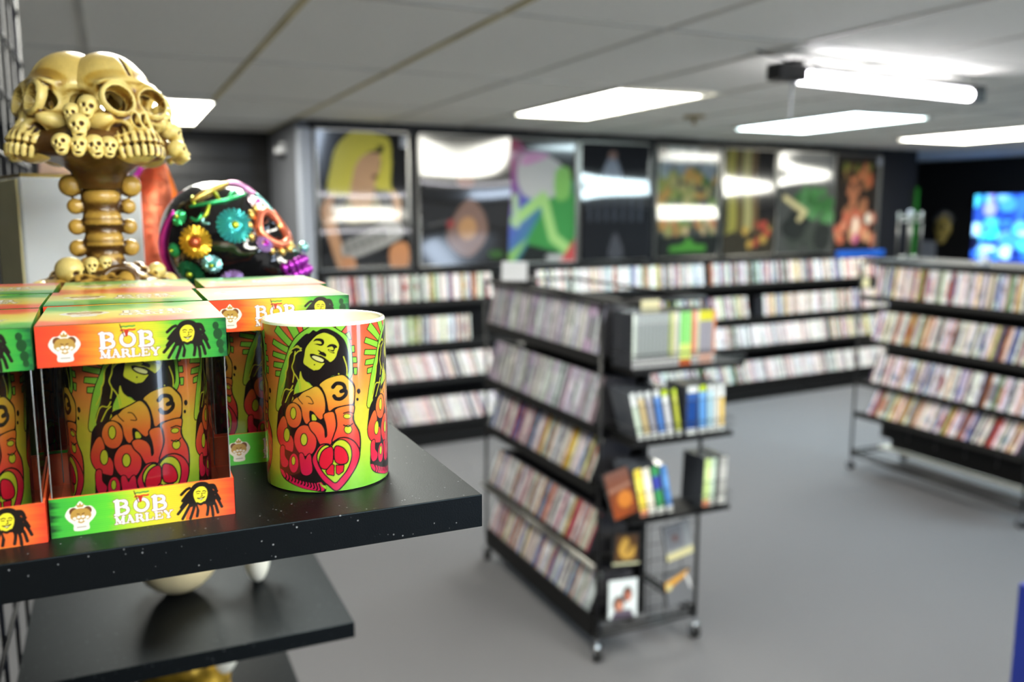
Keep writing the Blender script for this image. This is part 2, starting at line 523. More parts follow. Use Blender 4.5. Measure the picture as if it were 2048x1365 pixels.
ceiling_light(5.0, 5.6, 1.4, 2.66, M['panel_c'], 'ceiling panel over the right rack, above the frame')

ceiling_light(1.1, 1.7, -1.9, -.62, M['panel_w'], 'ceiling panel behind the camera on its right, outside the frame')  # another unseen panel, added to lift the camera-facing surfaces
ceiling_light(.55, 1.15, -.5, .1, M['panel_w'], 'ceiling panel above the camera and the near shelf, outside the frame')  # small unseen panel added as fill over the near shelf
def fill_window(name, x0, x1, z0, z1, nb):  # unseen windows added behind the camera for front fill and cup streaks
    bm = bmesh.new()
    for a in ((x0 - .05, x0, z0 - .05, z1 + .05), (x1, x1 + .05, z0 - .05, z1 + .05), (x0, x1, z0 - .05, z0), (x0, x1, z1, z1 + .05)):
        bm_box(bm, a[0], a[1], -2.499, -2.46, a[2], a[3])
    w = struct(link(name, done(bm, name), M['black_metal']))
    for k in range(nb):
        a, b = x0 + (x1 - x0) * k / nb, x0 + (x1 - x0) * (k + 1) / nb
        box_obj('pane', a + .02, b - .02, -2.496, -2.485, z0, z1, M['daylight'], w)
        if k:
            box_obj('mullion', a - .02, a + .02, -2.498, -2.47, z0, z1, M['black_metal'], w)
fill_window('window_1', 3.7, 4.9, .7, 2.05, 2)
fill_window('window_2', 1.9, 2.6, .7, 2.05, 1)
# hanging tube lamp
hl = thing('hanging_tube_light', 'bright bare tube lamp with black end caps hung under the ceiling', 'lamp', (2.6, 2.86, 2.25), math.atan2(.10, 1.19))
tube_obj('tube', [(0.03, 0, 0), (1.17, 0, 0)], .027, M['tube'], hl, 14)
box_obj('housing', -.02, 1.22, -.022, .022, .028, .042, M['black_metal'], hl, bevel=.003)
bm = bmesh.new()
bm_box(bm, -.13, .03, -.04, .04, -.022, .045)
bm_box(bm, -.05, .02, -.03, .03, .045, .065)
link('end_cap', done(bm, 'end_cap', bevel=.008), M['black_metal'], hl)
box_obj('end_cap', 1.17, 1.26, -.03, .03, -.03, .045, M['black_metal'], hl, bevel=.006)
tube_obj('chain', [(0, 0, .05), (0, 0, .09)], .003, M['tbar'], hl, 6)
tube_obj('chain', [(1.2, 0, .04), (1.2, 0, .09)], .003, M['tbar'], hl, 6)
tube_obj('power_cord', smooth([(-.02, 0, .05), (-.08, .01, .07), (-.14, .02, .08), (-.2, .02, .09)], 4, False), .004, M['rubber'], hl, 6)
tube_obj('power_cord', smooth([(0, 0, .06), (.06, .0, .075), (.1, -.01, .06), (.13, -.01, .043)], 4, False), .004, M['rubber'], hl, 6)
tube_obj('pull_cord', [(-.02, 0, -.02), (-.02, 0, -.23)], .006, M['white'], hl, 6)

# sprinkler
sp = thing('ceiling_sprinkler', 'small brass sprinkler with round plate on the ceiling', 'sprinkler', (3.63, 4.95, CZ))
M['brass'] = mat('dull_brass', (150, 130, 70), .4, .6, noise=.1, nscale=40)
bm = bmesh.new(); bm_lathe(bm, [(.075, 0), (.07, -.012), (.03, -.016)], 20); link('plate', done(bm, 'plate', True), M['brass'], sp)
bm = bmesh.new(); bm_lathe(bm, [(.012, -.014), (.012, -.05), (.026, -.052), (.026, -.056)], 12); link('nozzle', done(bm, 'nozzle', True), M['brass'], sp)

# dome camera on the pale column
dc = thing('security_camera', 'small white dome camera high on the grey wall corner', 'camera', (1.185, 6.75, 2.14))
bm = bmesh.new(); bm_lathe(bm, [(.055, .03), (.06, 0), (.05, -.012)], 20); link('housing', done(bm, 'housing', True), M['white'], dc)
bm = bmesh.new(); bm_sphere(bm, (0, 0, -.012), .04, 16, 10); link('dome', done(bm, 'dome', True), M['black_metal'], dc)
box_obj('arm', -.02, .016, -.02, .02, .03, .07, M['white'], dc)

# ------------------------------------------------------------ posters
def pcv(base):
    cv = Canvas(1, 1.45, .0135, 2)
    cv.px[:] = L(*base)
    return cv
def prand(cv, n, cols, x0, x1, y0, y1, r0, r1, seed):
    g = random.Random(seed)
    for _ in range(n):
        cv.ell(g.uniform(x0, x1), g.uniform(y0, y1), g.uniform(r0, r1), g.uniform(r0, r1) * 1.2, L(*g.choice(cols)))
posters = []
cv = pcv((30, 30, 32))
q = lambda pts: [((x - 205) / 540, (925 - y) / 800 * 1.45) for x, y in pts]
cv.poly(smooth(q([(275, 500), (330, 500), (330, 900), (300, 900), (225, 620), (240, 540)])), L(205, 150, 105))
cv.poly(smooth(q([(640, 450), (695, 520), (680, 640), (640, 760), (600, 620), (610, 500)])), L(205, 150, 105))
cv.poly(smooth(q([(310, 460), (400, 440), (620, 460), (650, 640), (600, 800), (380, 860), (300, 640)])), L(50, 50, 52))
cv.poly(smooth(q([(390, 500), (440, 600), (540, 480), (570, 620), (480, 650), (350, 640)])), L(150, 138, 96))
cv.poly(smooth(q([(385, 460), (430, 300), (540, 260), (560, 330), (545, 440), (520, 540), (450, 600), (390, 520)])), L(208, 160, 110))
cv.poly(smooth(q([(500, 250), (570, 250), (575, 320), (560, 380), (530, 440), (430, 400), (440, 300)])), L(214, 165, 118))
cv.poly(smooth(q([(270, 480), (290, 330), (320, 220), (400, 135), (480, 118), (560, 140), (630, 170), (645, 300), (640, 440), (700, 520), (640, 470), (545, 450), (580, 320), (560, 230), (480, 260), (430, 320), (400, 440), (390, 490)])), L(222, 210, 40))
cv.poly(q([(560, 200), (600, 205), (585, 250), (555, 245)]), L(30, 30, 32))
cv.poly(q([(530, 370), (565, 372), (558, 398), (528, 396)]), L(90, 40, 30))
cv.poly(smooth(q([(330, 780), (430, 730), (640, 640), (700, 700), (660, 760), (440, 850), (350, 860)])), L(170, 168, 165))
for k in range(6):
    cv.poly(q([(350 + k * 42, 770 - k * 14), (366 + k * 42, 766 - k * 14), (378 + k * 42, 835 - k * 16), (362 + k * 42, 838 - k * 16)]), L(60, 60, 60))
cv.poly(smooth(q([(330, 860), (400, 860), (410, 935), (345, 935)])), L(212, 140, 84))
cv.poly(smooth(q([(620, 800), (720, 780), (725, 920), (625, 925)])), L(212, 140, 84))
posters.append((cv, 'poster of a blonde woman in a dark top with striped cuffs', .015, .73))
cv = pcv((34, 33, 33))
cv.poly(smooth([(.3, .3), (.45, .12), (.6, .12), (.75, .35), (.7, .6), (.55, .75), (.4, .6)]), L(126, 96, 84))
cv.ell(.53, .42, .1, .13, L(178, 130, 80)); cv.ell(.34, .47, .04, .05, L(150, 40, 40)); cv.ell(.5, .95, .1, .07, L(130, 80, 60)); cv.ell(.85, .12, .09, .05, L(50, 90, 35))
cv.line([(.1, .45), (.3, .5)], .03, L(80, 80, 80)); cv.blur(4)
posters.append((cv, 'black poster with a small reddish emblem in its middle', .8, 1.545))
cv = pcv((0, 0, 0))
f = ramp([(0, (200, 40, 50)), (.25, (150, 60, 140)), (.5, (60, 90, 190)), (.75, (30, 130, 130)), (1, (40, 120, 60))])
cv.px[:] = f(np.clip(cv.X * .7 + (1.45 - cv.Y) * .42, 0, 1))
cv.poly([(1, .0), (1, .8), (.7, .9), (.3, .3), (.3, 0)], L(52, 150, 66))
cv.poly([(.15, 1.45), (1, 1.45), (1, .95), (.8, 1.1), (.35, 1.25)], L(26, 24, 34))
cv.poly(smooth([(.15, 1.0), (.2, 1.25), (.42, 1.3), (.7, 1.22), (.86, 1.05), (.8, .85), (.5, .75), (.25, .8)]), L(186, 186, 186))
cv.poly(smooth([(.2, 1.15), (.3, 1.3), (.6, 1.28), (.45, 1.2)]), L(206, 130, 190))
cv.poly(smooth([(.7, 1.1), (.9, 1.12), (.9, .8), (.7, .76)]), L(126, 196, 80))
cv.line([(.12, .5), (.52, .78), (.66, .3), (.95, .1)], .13, L(158, 212, 110)); cv.line([(.12, .78), (.14, .45)], .08, L(170, 206, 150))
cv.poly([(0, .1), (.3, .3), (.1, 0), (0, 0)], L(130, 190, 90)); cv.poly([(.15, 0), (.3, .22), (.75, .12), (.8, 0)], L(40, 45, 45))
cv.poly([(.75, 0), (1, 0), (1, .3)], L(205, 60, 60)); cv.line([(.6, .06), (.78, .06)], .06, L(190, 190, 190)); cv.blur(9)
posters.append((cv, 'rainbow coloured abstract poster with pale and green shapes', 1.56, 2.24))
cv = pcv((30, 31, 35))
cv.poly(smooth([(.3, .95), (.4, 1.25), (.45, 1.32), (.55, 1.2), (.62, .95)]), L(126, 134, 148)); cv.ell(.46, 1.3, .06, .05, L(140, 110, 100))
for k in range(7):
    cv.line([(.12 + k * .12, .5), (.1 + k * .125, .9)], .035, L(70, 74, 84))
cv.poly(smooth([(.4, .05), (.5, .35), (.62, .05)]), L(70, 70, 76)); cv.blur(5)
posters.append((cv, 'dark poster with a pale blue column rising in its middle', 2.255, 2.99))
cv = pcv((60, 62, 58))
prand(cv, 90, [(120, 128, 60), (96, 120, 50), (160, 120, 50), (88, 90, 70), (150, 140, 80), (60, 90, 40)], .05, .95, .35, 1.15, .03, .1, 3)
prand(cv, 14, [(170, 100, 50), (150, 60, 40), (190, 160, 110)], .1, .9, .3, .6, .03, .06, 4)
prand(cv, 20, [(110, 120, 130), (140, 150, 150)], .1, .9, 1.1, 1.4, .05, .12, 5)
cv.poly([(0, 0), (1, 0), (1, .28), (0, .28)], L(36, 38, 36))
cv.poly([(.2, .08), (.8, .08), (.8, .16), (.62, .17), (.5, .27), (.4, .17), (.2, .15)], L(70, 140, 40)); cv.blur(9)
posters.append((cv, 'crowded green and brown scene poster with green lettering strip', 3.06, 3.8))
cv = pcv((58, 52, 40))
for x, w, c in ((.14, .2, (150, 140, 50)), (.3, .1, (96, 80, 40)), (.46, .16, (160, 150, 90)), (.6, .08, (110, 84, 50)), (.05, .07, (90, 84, 50))):
    cv.poly([(x - w / 2, .3), (x + w / 2, .35), (x + w / 2, 1.45), (x - w / 2, 1.45)], L(*c))
cv.poly([(.68, .5), (1, .5), (1, 1.45), (.68, 1.45)], L(34, 32, 32))
prand(cv, 12, [(180, 60, 40), (190, 150, 50), (150, 70, 40)], .35, .9, .12, .5, .03, .06, 6); cv.blur(5)
posters.append((cv, 'dark poster with tall yellow tree trunks and red spots', 3.83, 4.515))
cv = pcv((72, 74, 72))
cv.poly([(0, 1), (1, 1), (1, 1.45), (0, 1.45)], L(96, 98, 100))
prand(cv, 24, [(60, 120, 60), (50, 100, 50), (80, 130, 80)], .35, .95, .5, .9, .05, .1, 8)
prand(cv, 10, [(40, 44, 42), (60, 66, 60)], .2, .9, .2, .5, .1, .2, 9)
cv.line([(.12, .8), (.5, .6), (.42, .5)], .08, L(200, 186, 130)); cv.blur(5)
posters.append((cv, 'grey poster with green foliage and a cream slanting stick', 4.53, 5.27))
cv = pcv((40, 34, 30))
prand(cv, 46, [(190, 96, 50), (150, 110, 50), (110, 112, 44), (200, 120, 70), (60, 50, 36)], .22, .8, .98, 1.28, .04, .07, 10)
prand(cv, 22, [(176, 106, 66), (150, 96, 60), (70, 54, 40)], .3, .7, .55, .98, .04, .08, 12)
prand(cv, 26, [(206, 120, 84), (190, 90, 60), (220, 160, 110), (196, 96, 60)], .12, .9, .18, .6, .05, .09, 11)
cv.ell(.52, .4, .07, .13, L(236, 214, 190)); cv.ell(.53, .2, .05, .08, L(196, 70, 150)); cv.ell(.8, .5, .08, .08, L(236, 220, 200)); cv.blur(10)
posters.append((cv, 'dark poster with an orange tree shape above pink figures', 5.32, 6.02))
for k, (cv, lab, s0, s1) in enumerate(posters):
    gr = cv.px.mean(-1, keepdims=True)
    cv.px = cv.px * (.78 if k != 2 else .7) + gr * (.14 if k != 2 else .2) + .004
    w, h = s1 - s0 - .02, .98
    # a sprung plastic sheet: it bows out of its frame a little, each one its own way
    A, B, ph, yw, B2, p2, DD = [(-.0023, .0188, .62, -.0146, -.0028, 2.0086, .0096), (-.0137, .0132, -2.1607, .1286, -.0032, -2.5168, -.0269), (0, .002, .7, 0, 0, 0, 0), (-.0149, .0135, -.2686, .0176, -.0073, -1.5241, .0285),
                               (-.0066, .013, .6245, -.0219, -.0066, 1.3793, -.0008), (-.0103, .0177, -.5328, -.0134, .0014, 1.6213, .0017), (-.0171, -.0127, 1.0388, .0901, -.0055, -2.5523, .0207), (0, .002, .3, 0, 0, 0, 0)][k]
    F = lambda u, v: DD * (2 * u - 1) ** 2 * (v - .5) -A * (np.sin(math.pi * u) - .7) - B * np.sin(2 * math.pi * v + ph) - B2 * np.sin(4 * math.pi * v + p2) - yw * (u - .5) * w
    uu, vv = np.meshgrid(np.linspace(0, 1, 20), np.linspace(0, 1, 20))
    c0 = .010 + float(F(uu, vv).max())
    fn = lambda u, v: ((u - .5) * w, F(u, v) - c0, (v - .5) * h)
    t = thing('wall_poster', lab + ' on the black wall', 'poster', wall_pt((s0 + s1) / 2, 0, 1.775), WA)
    link('sheet', sheet_mesh('sheet', cv, fn), M['poster'], t)
    fm = M['brushed']
    for nm, a in (('frame_side', (-w / 2 - .012, -w / 2 + .006, -h / 2, h / 2)), ('frame_side', (w / 2 - .006, w / 2 + .012, -h / 2, h / 2)), ('frame_rail', (-w / 2, w / 2, h / 2, h / 2 + .016)), ('frame_rail', (-w / 2, w / 2, -h / 2 - .012, -h / 2))):
        box_obj(nm, a[0], a[1], -.03, 0, a[2], a[3], fm, t, bevel=.002)
    if k in (0, 7):
        box_obj('corner_clip', w / 2 - .06, w / 2 - .01, -.04, -.024, h / 2 - .1, h / 2 - .02, M['trim_grey'], t, bevel=.004)

# ------------------------------------------------------------ disc cases
def case_mesh(t, h, d, bands, body, off=-.5):
    """spine at y=0 looking to -y; bands = [(z0, z1, colour)] in 0..1"""
    bm = bmesh.new()
    x0, x1 = off * t, (off + 1) * t
    e = t * .06
    bm_box(bm, x0, x1, .0006, d, 0, h)
    cols = [body] * 8
    for z0, z1, c in bands:
        bm_box(bm, x0 + e, x1 - e, 0, .002, z0 * h, z1 * h)
        cols += [c] * 8
    me = done(bm, 'disc_case')
    set_col(me, np.array([L(*c) for c in cols]))
    return me
def variants(palette, n, t=.0155, h=.19, d=.135, seed=1, body=(70, 70, 75)):
    g = random.Random(seed)
    out = []
    for k in range(n):
        name, c, dark = palette[k % len(palette)]
        c = tuple(min(255, max(0, x + g.randint(-12, 12))) for x in c)
        hi = tuple(min(255, x + 40) for x in c)
        z = sorted(g.uniform(.15, .85) for _ in range(2))
        bands = [(.01, z[0] - .01, c), (z[0], z[1], hi if g.random() < .5 else dark), (z[1] + .01, .99, c)]
        out.append((name, case_mesh(t, h, d, bands, body)))
    return out
CD_PAL = [('grey', (186, 184, 190), (150, 148, 154)), ('grey', (192, 190, 196), (166, 164, 170)), ('pale grey', (222, 220, 226), (186, 184, 190)), ('dark grey', (136, 134, 140), (110, 110, 116)),
          ('grey', (184, 180, 188), (140, 140, 146)), ('mauve', (192, 170, 182), (160, 138, 150)), ('pale grey', (212, 212, 212), (186, 186, 186)), ('grey', (176, 176, 182), (160, 160, 166))]
CD_PAL2 = CD_PAL + [('orange', (196, 128, 84), (150, 80, 60)), ('blue', (58, 96, 176), (40, 60, 120)), ('yellow', (196, 182, 80), (150, 120, 40)), ('red', (176, 62, 76), (120, 40, 50)), ('cream', (206, 196, 176), (150, 140, 120)), ('white', (220, 218, 224), (170, 170, 180))]
DVD_PAL = [('white', (246, 246, 246), (200, 200, 206)), ('white', (234, 238, 246), (150, 150, 160)), ('cream', (236, 226, 200), (200, 170, 130)), ('grey', (140, 138, 140), (90, 90, 96)), ('dark grey', (74, 74, 78), (40, 40, 44)),
           ('orange', (206, 136, 76), (160, 90, 50)), ('white', (246, 242, 240), (210, 130, 120)), ('blue', (90, 108, 176), (50, 60, 120)), ('red', (184, 72, 66), (130, 40, 50)), ('pale yellow', (222, 204, 118), (190, 150, 50)),
           ('pink', (214, 164, 160), (170, 100, 100)), ('black', (34, 34, 38), (110, 110, 116)), ('white', (238, 242, 248), (160, 170, 210)), ('green', (120, 150, 100), (70, 110, 60))]

def row_matrix(p, rz, lean, tilt, t):
    return Matrix.Translation(p) @ Matrix.Rotation(rz, 4, 'Z') @ Matrix.Rotation(-tilt * D2R, 4, 'X') @ Matrix.Translation((0, 0, t / 2 * abs(math.sin(lean * D2R)))) @ Matrix.Rotation(lean * D2R, 4, 'Y')

def case_row(var, x, y0, y1, z, leans, tilt, t, rowname, rackname, weights=None, seed=1, gaps=(), out=None):
    """cases along Y (from far y1 to near y0), spines looking to -X"""
    g = random.Random(seed)
    y = y1
    n = 0
    while y > y0:
        fr = (y1 - y) / (y1 - y0)
        lean = leans + g.uniform(-1.5, 1.5)
        if any(a < fr < b for a, b in gaps):
            y -= t
            continue
        k = g.choices(range(len(var)), weights)[0]
        nm, me = var[k]
        mt = row_matrix((x + g.uniform(.0005, .005), y - t, z + .0005), -math.pi / 2, leans, tilt, t)
        if out is not None:
            out.append((mt, me))
            y -= (t + .0006) / math.cos(leans * D2R)
            continue
        o = link('disc_case', me, M['case'])
        o.matrix_world = mt
        third = 'far third' if fr < .333 else ('middle third' if fr < .667 else 'near third')
        tag(o, f'{nm} disc case in the {third} of the {rowname} of the {rackname}', 'disc case', f'{nm} disc cases in the {third} of the {rowname} of the {rackname}')
        y -= (t + .0006) / math.cos(leans * D2R)
        n += 1
    return n

# ------------------------------------------------------------ rolling wire racks
def caster(parent, x, y):
    c = bmesh.new()
    bm_tube(c, [(x, y, .058), (x, y, .09)], .009, 8)
    bm_box(c, x - .022, x + .022, y - .014, y + .014, .052, .06)
    bm_box(c, x - .018, x - .014, y - .012, y + .012, .02, .055)
    bm_box(c, x + .014, x + .018, y - .012, y + .012, .02, .055)
    o = link('caster', done(c, 'caster'), M['chrome'], parent)
    w = bmesh.new()
    bm_tube(w, [(x - .012, y, .027), (x + .012, y, .027)], .027, 16)
    link('wheel', done(w, 'wheel'), M['rubber'], o)

def rack(name, label, x0, x1, y0, y1, ztop, rows, lower_open, shelf_x=.0):
    t = thing(name, label, 'rack', ((x0 + x1) / 2, (y0 + y1) / 2, 0))
    cx, cy = (x0 + x1) / 2, (y0 + y1) / 2
    X0, X1, Y0, Y1 = x0 - cx, x1 - cx, y0 - cy, y1 - cy
    r = .008
    for a in (X0, X1):
        for b in (Y0, Y1):
            tube_obj('post', [(a, b, .09), (a, b, ztop)], r, M['black_metal'], t)
            caster(t, a, b)
    for z in (.1, .125):
        for a in (X0, X1):
            tube_obj('side_rail', [(a, Y0, z), (a, Y1, z)], r, M['black_metal'], t)
        for b in (Y0, Y1):
            tube_obj('end_rail', [(X0, b, z), (X1, b, z)], r, M['black_metal'], t)
    for a in (X0, X1):
        tube_obj('side_rail', [(a, Y0, ztop), (a, Y1, ztop)], r, M['black_metal'], t)
    for b in (Y0, Y1):
        tube_obj('end_rail', [(X0, b, ztop), (X1, b, ztop)], r, M['black_metal'], t)
    box_obj('divider_panel', -.012, .012, Y0 + .04, Y1 - .02, .2 if lower_open else .13, ztop - .02, M['black_soft'], t)
    for z in rows:
        bm = bmesh.new()
        mt = Matrix.Translation((X0 + .0, 0, z)) @ Matrix.Rotation(8 * D2R, 4, 'Y')
        bm_box(bm, 0, .17, Y0 + .01, Y1 - .01, -.012, -.001, mt)
        bm_box(bm, -.008, -.0012, Y0 + .01, Y1 - .01, -.034, .003, mt)
        link('shelf', done(bm, 'shelf'), M['black_soft'], t)
    return t

R0X, R0Y0, R0Y1 = 1.567, 2.65, 3.72
rows_c = [1.18, .915, .685, .40, .165]
rk = rack('rolling_media_rack', 'black wire rack on casters in the middle of the carpet, full of disc cases', R0X, 2.02, R0Y0, R0Y1, 1.375, rows_c, False)
ox, oy = (R0X + 2.02) / 2, (R0Y0 + R0Y1) / 2
tube_obj('front_rail', [(R0X - ox - .015, R0Y0 - oy, .385), (R0X - ox - .015, R0Y1 - oy + .03, .385)], .006, M['brushed'], rk)
tube_obj('front_rail', [(R0X - ox - .015, R0Y0 - oy, .37), (R0X - ox - .015, R0Y1 - oy + .03, .37)], .003, M['brushed'], rk)
box_obj('side_skirt', R0X - ox - .012, R0X - ox + .004, R0Y0 - oy + .02, R0Y1 - oy - .02, .085, .14, M['black_soft'], rk)
for k in range(6):
    z = .17 + k * .065
    tube_obj('pocket_wire', [(R0X - ox, R0Y0 - oy - .004, z), (2.02 - ox, R0Y0 - oy - .004, z)], .0022, M['black_metal'], rk, 6)
for k in range(1, 6):
    x = R0X - ox + k * .075
    tube_obj('pocket_wire', [(x, R0Y0 - oy - .006, .12), (x, R0Y0 - oy - .006, .56)], .0022, M['black_metal'], rk, 6)
va = variants(CD_PAL, 16, seed=3)
vb = variants(CD_PAL2, 28, seed=5)
names = ['top row', 'second row', 'third row', 'fourth row', 'bottom row']
for k, (z, lean, seed) in enumerate(zip(rows_c, (6, 14, 19, 21, 20), (1, 2, 3, 4, 5))):
    v = va if k < 2 else vb
    case_row(v, R0X, R0Y0 + .03 + .19 * math.sin(lean * D2R), R0Y1 - .012, z, lean, 8, .0155, names[k], 'middle rack', seed=seed)
# end baskets of the middle rack
def basket(z, x0=1.6, x1=2.04, yf=2.49, yb=2.64):
    b = box_obj('end_basket', x0 - ox, x1 - ox, yf - oy - .006, yb - oy, z - .02, z - .003, M['black_soft'], rk)
    for h_ in (.02, .05):
        tube_obj('wire', [(x0 - ox, yb - oy, z + h_), (x0 - ox, yf - oy - .012, z + h_), (x1 - ox, yf - oy - .012, z + h_), (x1 - ox, yb - oy, z + h_)], .0022, M['black_metal'], b, 6)
basket(1.155, x1=2.08); basket(.895); basket(.61)
def front_case(x, y, z, t, h, bands, label, lean=0, body=(60, 60, 64), d=.135, group=None):
    me = case_mesh(t, h, d, bands, body)
    o = link('game_case' if t > .02 else 'disc_case', me, M['case'])
    o.matrix_world = row_matrix((x, y, z), 0, lean, 0, t)
    tag(o, label, 'disc case', group)
    return o
x = 1.60
g = random.Random(12)
seq = [('white', (214, 224, 214), .012)] + [('clear grey', (146, 152, 152), .0135)] * 9 + [('olive green', (150, 166, 70), .011), ('cream', (214, 210, 170), .016), ('pale grey', (186, 190, 190), .014), ('light green', (140, 222, 120), .022), ('light green', (150, 226, 130), .022),
       ('salmon', (220, 122, 104), .017), ('cream', (220, 214, 180), .013), ('grey striped', (150, 148, 160), .013), ('grey striped', (164, 162, 174), .013), ('grey striped', (146, 144, 156), .013), ('grey striped', (170, 168, 176), .013), ('orange edged', (210, 130, 90), .012)]
cnt = {}
for nm, c, t in seq:
    cnt[nm] = cnt.get(nm, 0) + 1
    lo = (196, 196, 196)
    if nm == 'light green':
        bands = [(.01, .12, (226, 110, 50)), (.12, .4, (216, 236, 130)), (.4, .99, c)]
    elif nm == 'grey striped':
        bands = [(.01, .18, (224, 178, 160)), (.2, .8, c), (.8, .99, (226, 222, 60))]
    else:
        bands = [(.01, .16, lo), (.18, .8, c), (.8, .99, tuple(min(255, v + 20) for v in c))]
    t *= 1.13
    x += t / 2
    many = sum(1 for a in seq if a[0] == nm) > 1
    front_case(x, 2.495, 1.155, t - .0008, .195, bands, f'{nm} case in the top end basket of the middle rack', 0, (52, 54, 60), group=(f'{nm} cases in the top end basket' if many else None))
    x += t / 2
seqB = [('white and green', (206, 222, 204), .022, 1.645, -14), ('cream and orange', (212, 190, 140), .02, 1.675, -14), ('grey', (160, 160, 172), .022, 1.705, -13), ('bright blue topped', (80, 130, 205), .024, 1.738, -12), ('white, lime dotted', (206, 208, 214), .024, 1.772, -12),
        ('lime', (190, 196, 70), .018, 1.808, -10), ('dark blue wide', (24, 68, 140), .05, 1.86, 0), ('sky blue', (96, 156, 224), .032, 1.91, -2), ('pale blue', (176, 214, 232), .026, 1.945, -2), ('white', (232, 230, 220), .02, 1.972, -2), ('white and yellow', (240, 206, 120), .022, 1.997, -2)]
for nm, c, t, x, ln in seqB:
    hi = (244, 248, 248) if nm.startswith('white') else tuple(min(255, v + 26) for v in c)
    bands = [(.01, .12, (236, 240, 236)), (.12, .7, c), (.72, .86, hi), (.87, .99, (200, 226, 50) if 'lime' in nm or 'sky' in nm else (230, 236, 236))]
    front_case(x, 2.495, .895, t, .18, bands, f'{nm} game case in the middle end basket of the middle rack', ln, (70, 74, 82))
seqC = [('yellow and white', (240, 214, 80), .034, 1.668, -12), ('white and pink', (246, 240, 220), .03, 1.702, -12), ('blue and green', (60, 150, 90), .034, 1.74, -12), ('blue', (80, 140, 210), .024, 1.779, -12), ('pale green', (206, 230, 150), .03, 1.935, 2), ('white and mint', (214, 236, 214), .02, 1.9615, 2), ('silver grey', (172, 172, 168), .04, 2.006, 2)]
for nm, c, t, x, ln in seqC:
    hi = (60, 70, 170) if nm.startswith('blue and') else tuple(min(255, v + 22) for v in c)
    bands = [(.01, .14, (236, 150, 110) if nm[0] in 'yp' else (224, 224, 218)), (.14, .5, c), (.52, .8, hi), (.8, .99, c)]
    front_case(x, 2.495, .61, t, .185, bands, f'{nm} case in the lowest end basket of the middle rack', ln, (70, 74, 82))
def flat_print(name, cv, w, h, depth, label, cat, p, rz=0, tilt=0, roll=0, group=None, body=(30, 30, 32)):
    t = thing(name, label, cat, p, rz, group)
    t.rotation_euler = (tilt * D2R, roll * D2R, rz)
    bm = bmesh.new(); bm_box(bm, -w / 2, w / 2, 0.0008, depth, 0, h)
    bd = done(bm, 'case_body'); set_col(bd, L(*body))
    link('case_body', bd, M['case'], t)
    link('printed_cover', sheet_mesh('printed_cover', cv, lambda u, v: ((u - .5) * w * .97, 0 * u, (.015 + .97 * v) * h)), M['print'], t)
    return t
cv = Canvas(1, 1.4, .03); cv.px[:] = ramp([(0, (150, 70, 20)), (.5, (120, 60, 24)), (1, (110, 74, 58))])(cv.Y / 1.4); cv.ell(.6, .5, .3, .25, L(196, 120, 40)); cv.poly([(0, .8), (1, .85), (1, .95), (0, .9)], L(150, 110, 90)); cv.blur(2)
flat_print('paperback_book', cv, .1, .175, .02, 'brown book leaning at the left of the lowest end basket', 'book', (1.592, 2.495, .626), tilt=-6, roll=-14)
def cover(kind):
    cv = Canvas(1, 1, .025)
    if kind == 0:
        cv.px[:] = L(28, 26, 22); cv.poly([(.1, .12), (.9, .12), (.9, .92), (.1, .92)], L(92, 60, 20)); cv.poly(smooth([(.2, .5), (.4, .85), (.6, .7), (.45, .3), (.8, .6), (.75, .25), (.4, .2)]), L(204, 160, 70)); cv.poly([(0, 0), (1, 0), (1, .08), (0, .08)], L(206, 206, 170))
    elif kind == 1:
        cv.px[:] = L(226, 234, 236); cv.ell(.65, .6, .17, .2, L(40, 30, 30)); cv.ell(.68, .55, .1, .14, L(196, 120, 96)); cv.ell(.35, .38, .2, .2, L(60, 40, 40)); cv.ell(.38, .32, .12, .14, L(208, 140, 110)); cv.poly([(.1, 0), (.9, 0), (.8, .2), (.5, .22), (.2, .18)], L(90, 80, 96))
    elif kind == 2:
        cv.px[:] = L(150, 154, 158); cv.poly([(.05, .3), (.7, .3), (.7, .95), (.05, .95)], L(120, 122, 128)); cv.ell(.4, .6, .08, .1, L(110, 50, 44)); cv.poly([(0, 0), (1, .05), (1, .25), (0, .2)], L(222, 214, 160))
    else:
        cv.px[:] = L(110, 112, 116); cv.poly([(0, .5), (.8, .8), (1, 1), (0, .75)], L(222, 160, 50)); cv.line([(.85, .8), (1, .4)], .1, L(220, 220, 220)); cv.ell(.15, .6, .1, .1, L(226, 214, 150))
    cv.blur(1)
    return cv
flat_print('cd_case', cover(0), .12, .124, .01, 'black and gold cd case in the left wire pocket, above the white one', 'cd case', (1.665, 2.61, .385), tilt=-6, roll=6)
flat_print('cd_case', cover(1), .13, .15, .01, 'white cd case showing two dark-haired people, lowest left on the rack end', 'cd case', (1.655, 2.61, .175), tilt=-6, roll=4)
flat_print('cd_case', cover(2), .125, .14, .01, 'grey cd case with a cream strip in the upper right wire pocket', 'cd case', (1.915, 2.61, .37), tilt=-6, roll=-8)
flat_print('cd_case', cover(3), .12, .13, .01, 'grey and orange cd case in the lower right wire pocket', 'cd case', (1.92, 2.61, .18), tilt=-6, roll=-6)
# small things on the middle rack
o = box_obj('price_card', -.06, .06, -.002, .002, 0, .09, M['white'], loc=(R0X + .12, 3.66, 1.376), rot=(-.15, 0, -.6)); tag(o, 'white card standing on the far end of the middle rack top', 'card')
o = box_obj('rack_label', -.04, .04, -.004, .004, 0, .03, M['cream'], loc=(1.74, 2.6, 1.352), rot=(0, 0, .1)); tag(o, 'cream label on top of the near end basket cases', 'card')

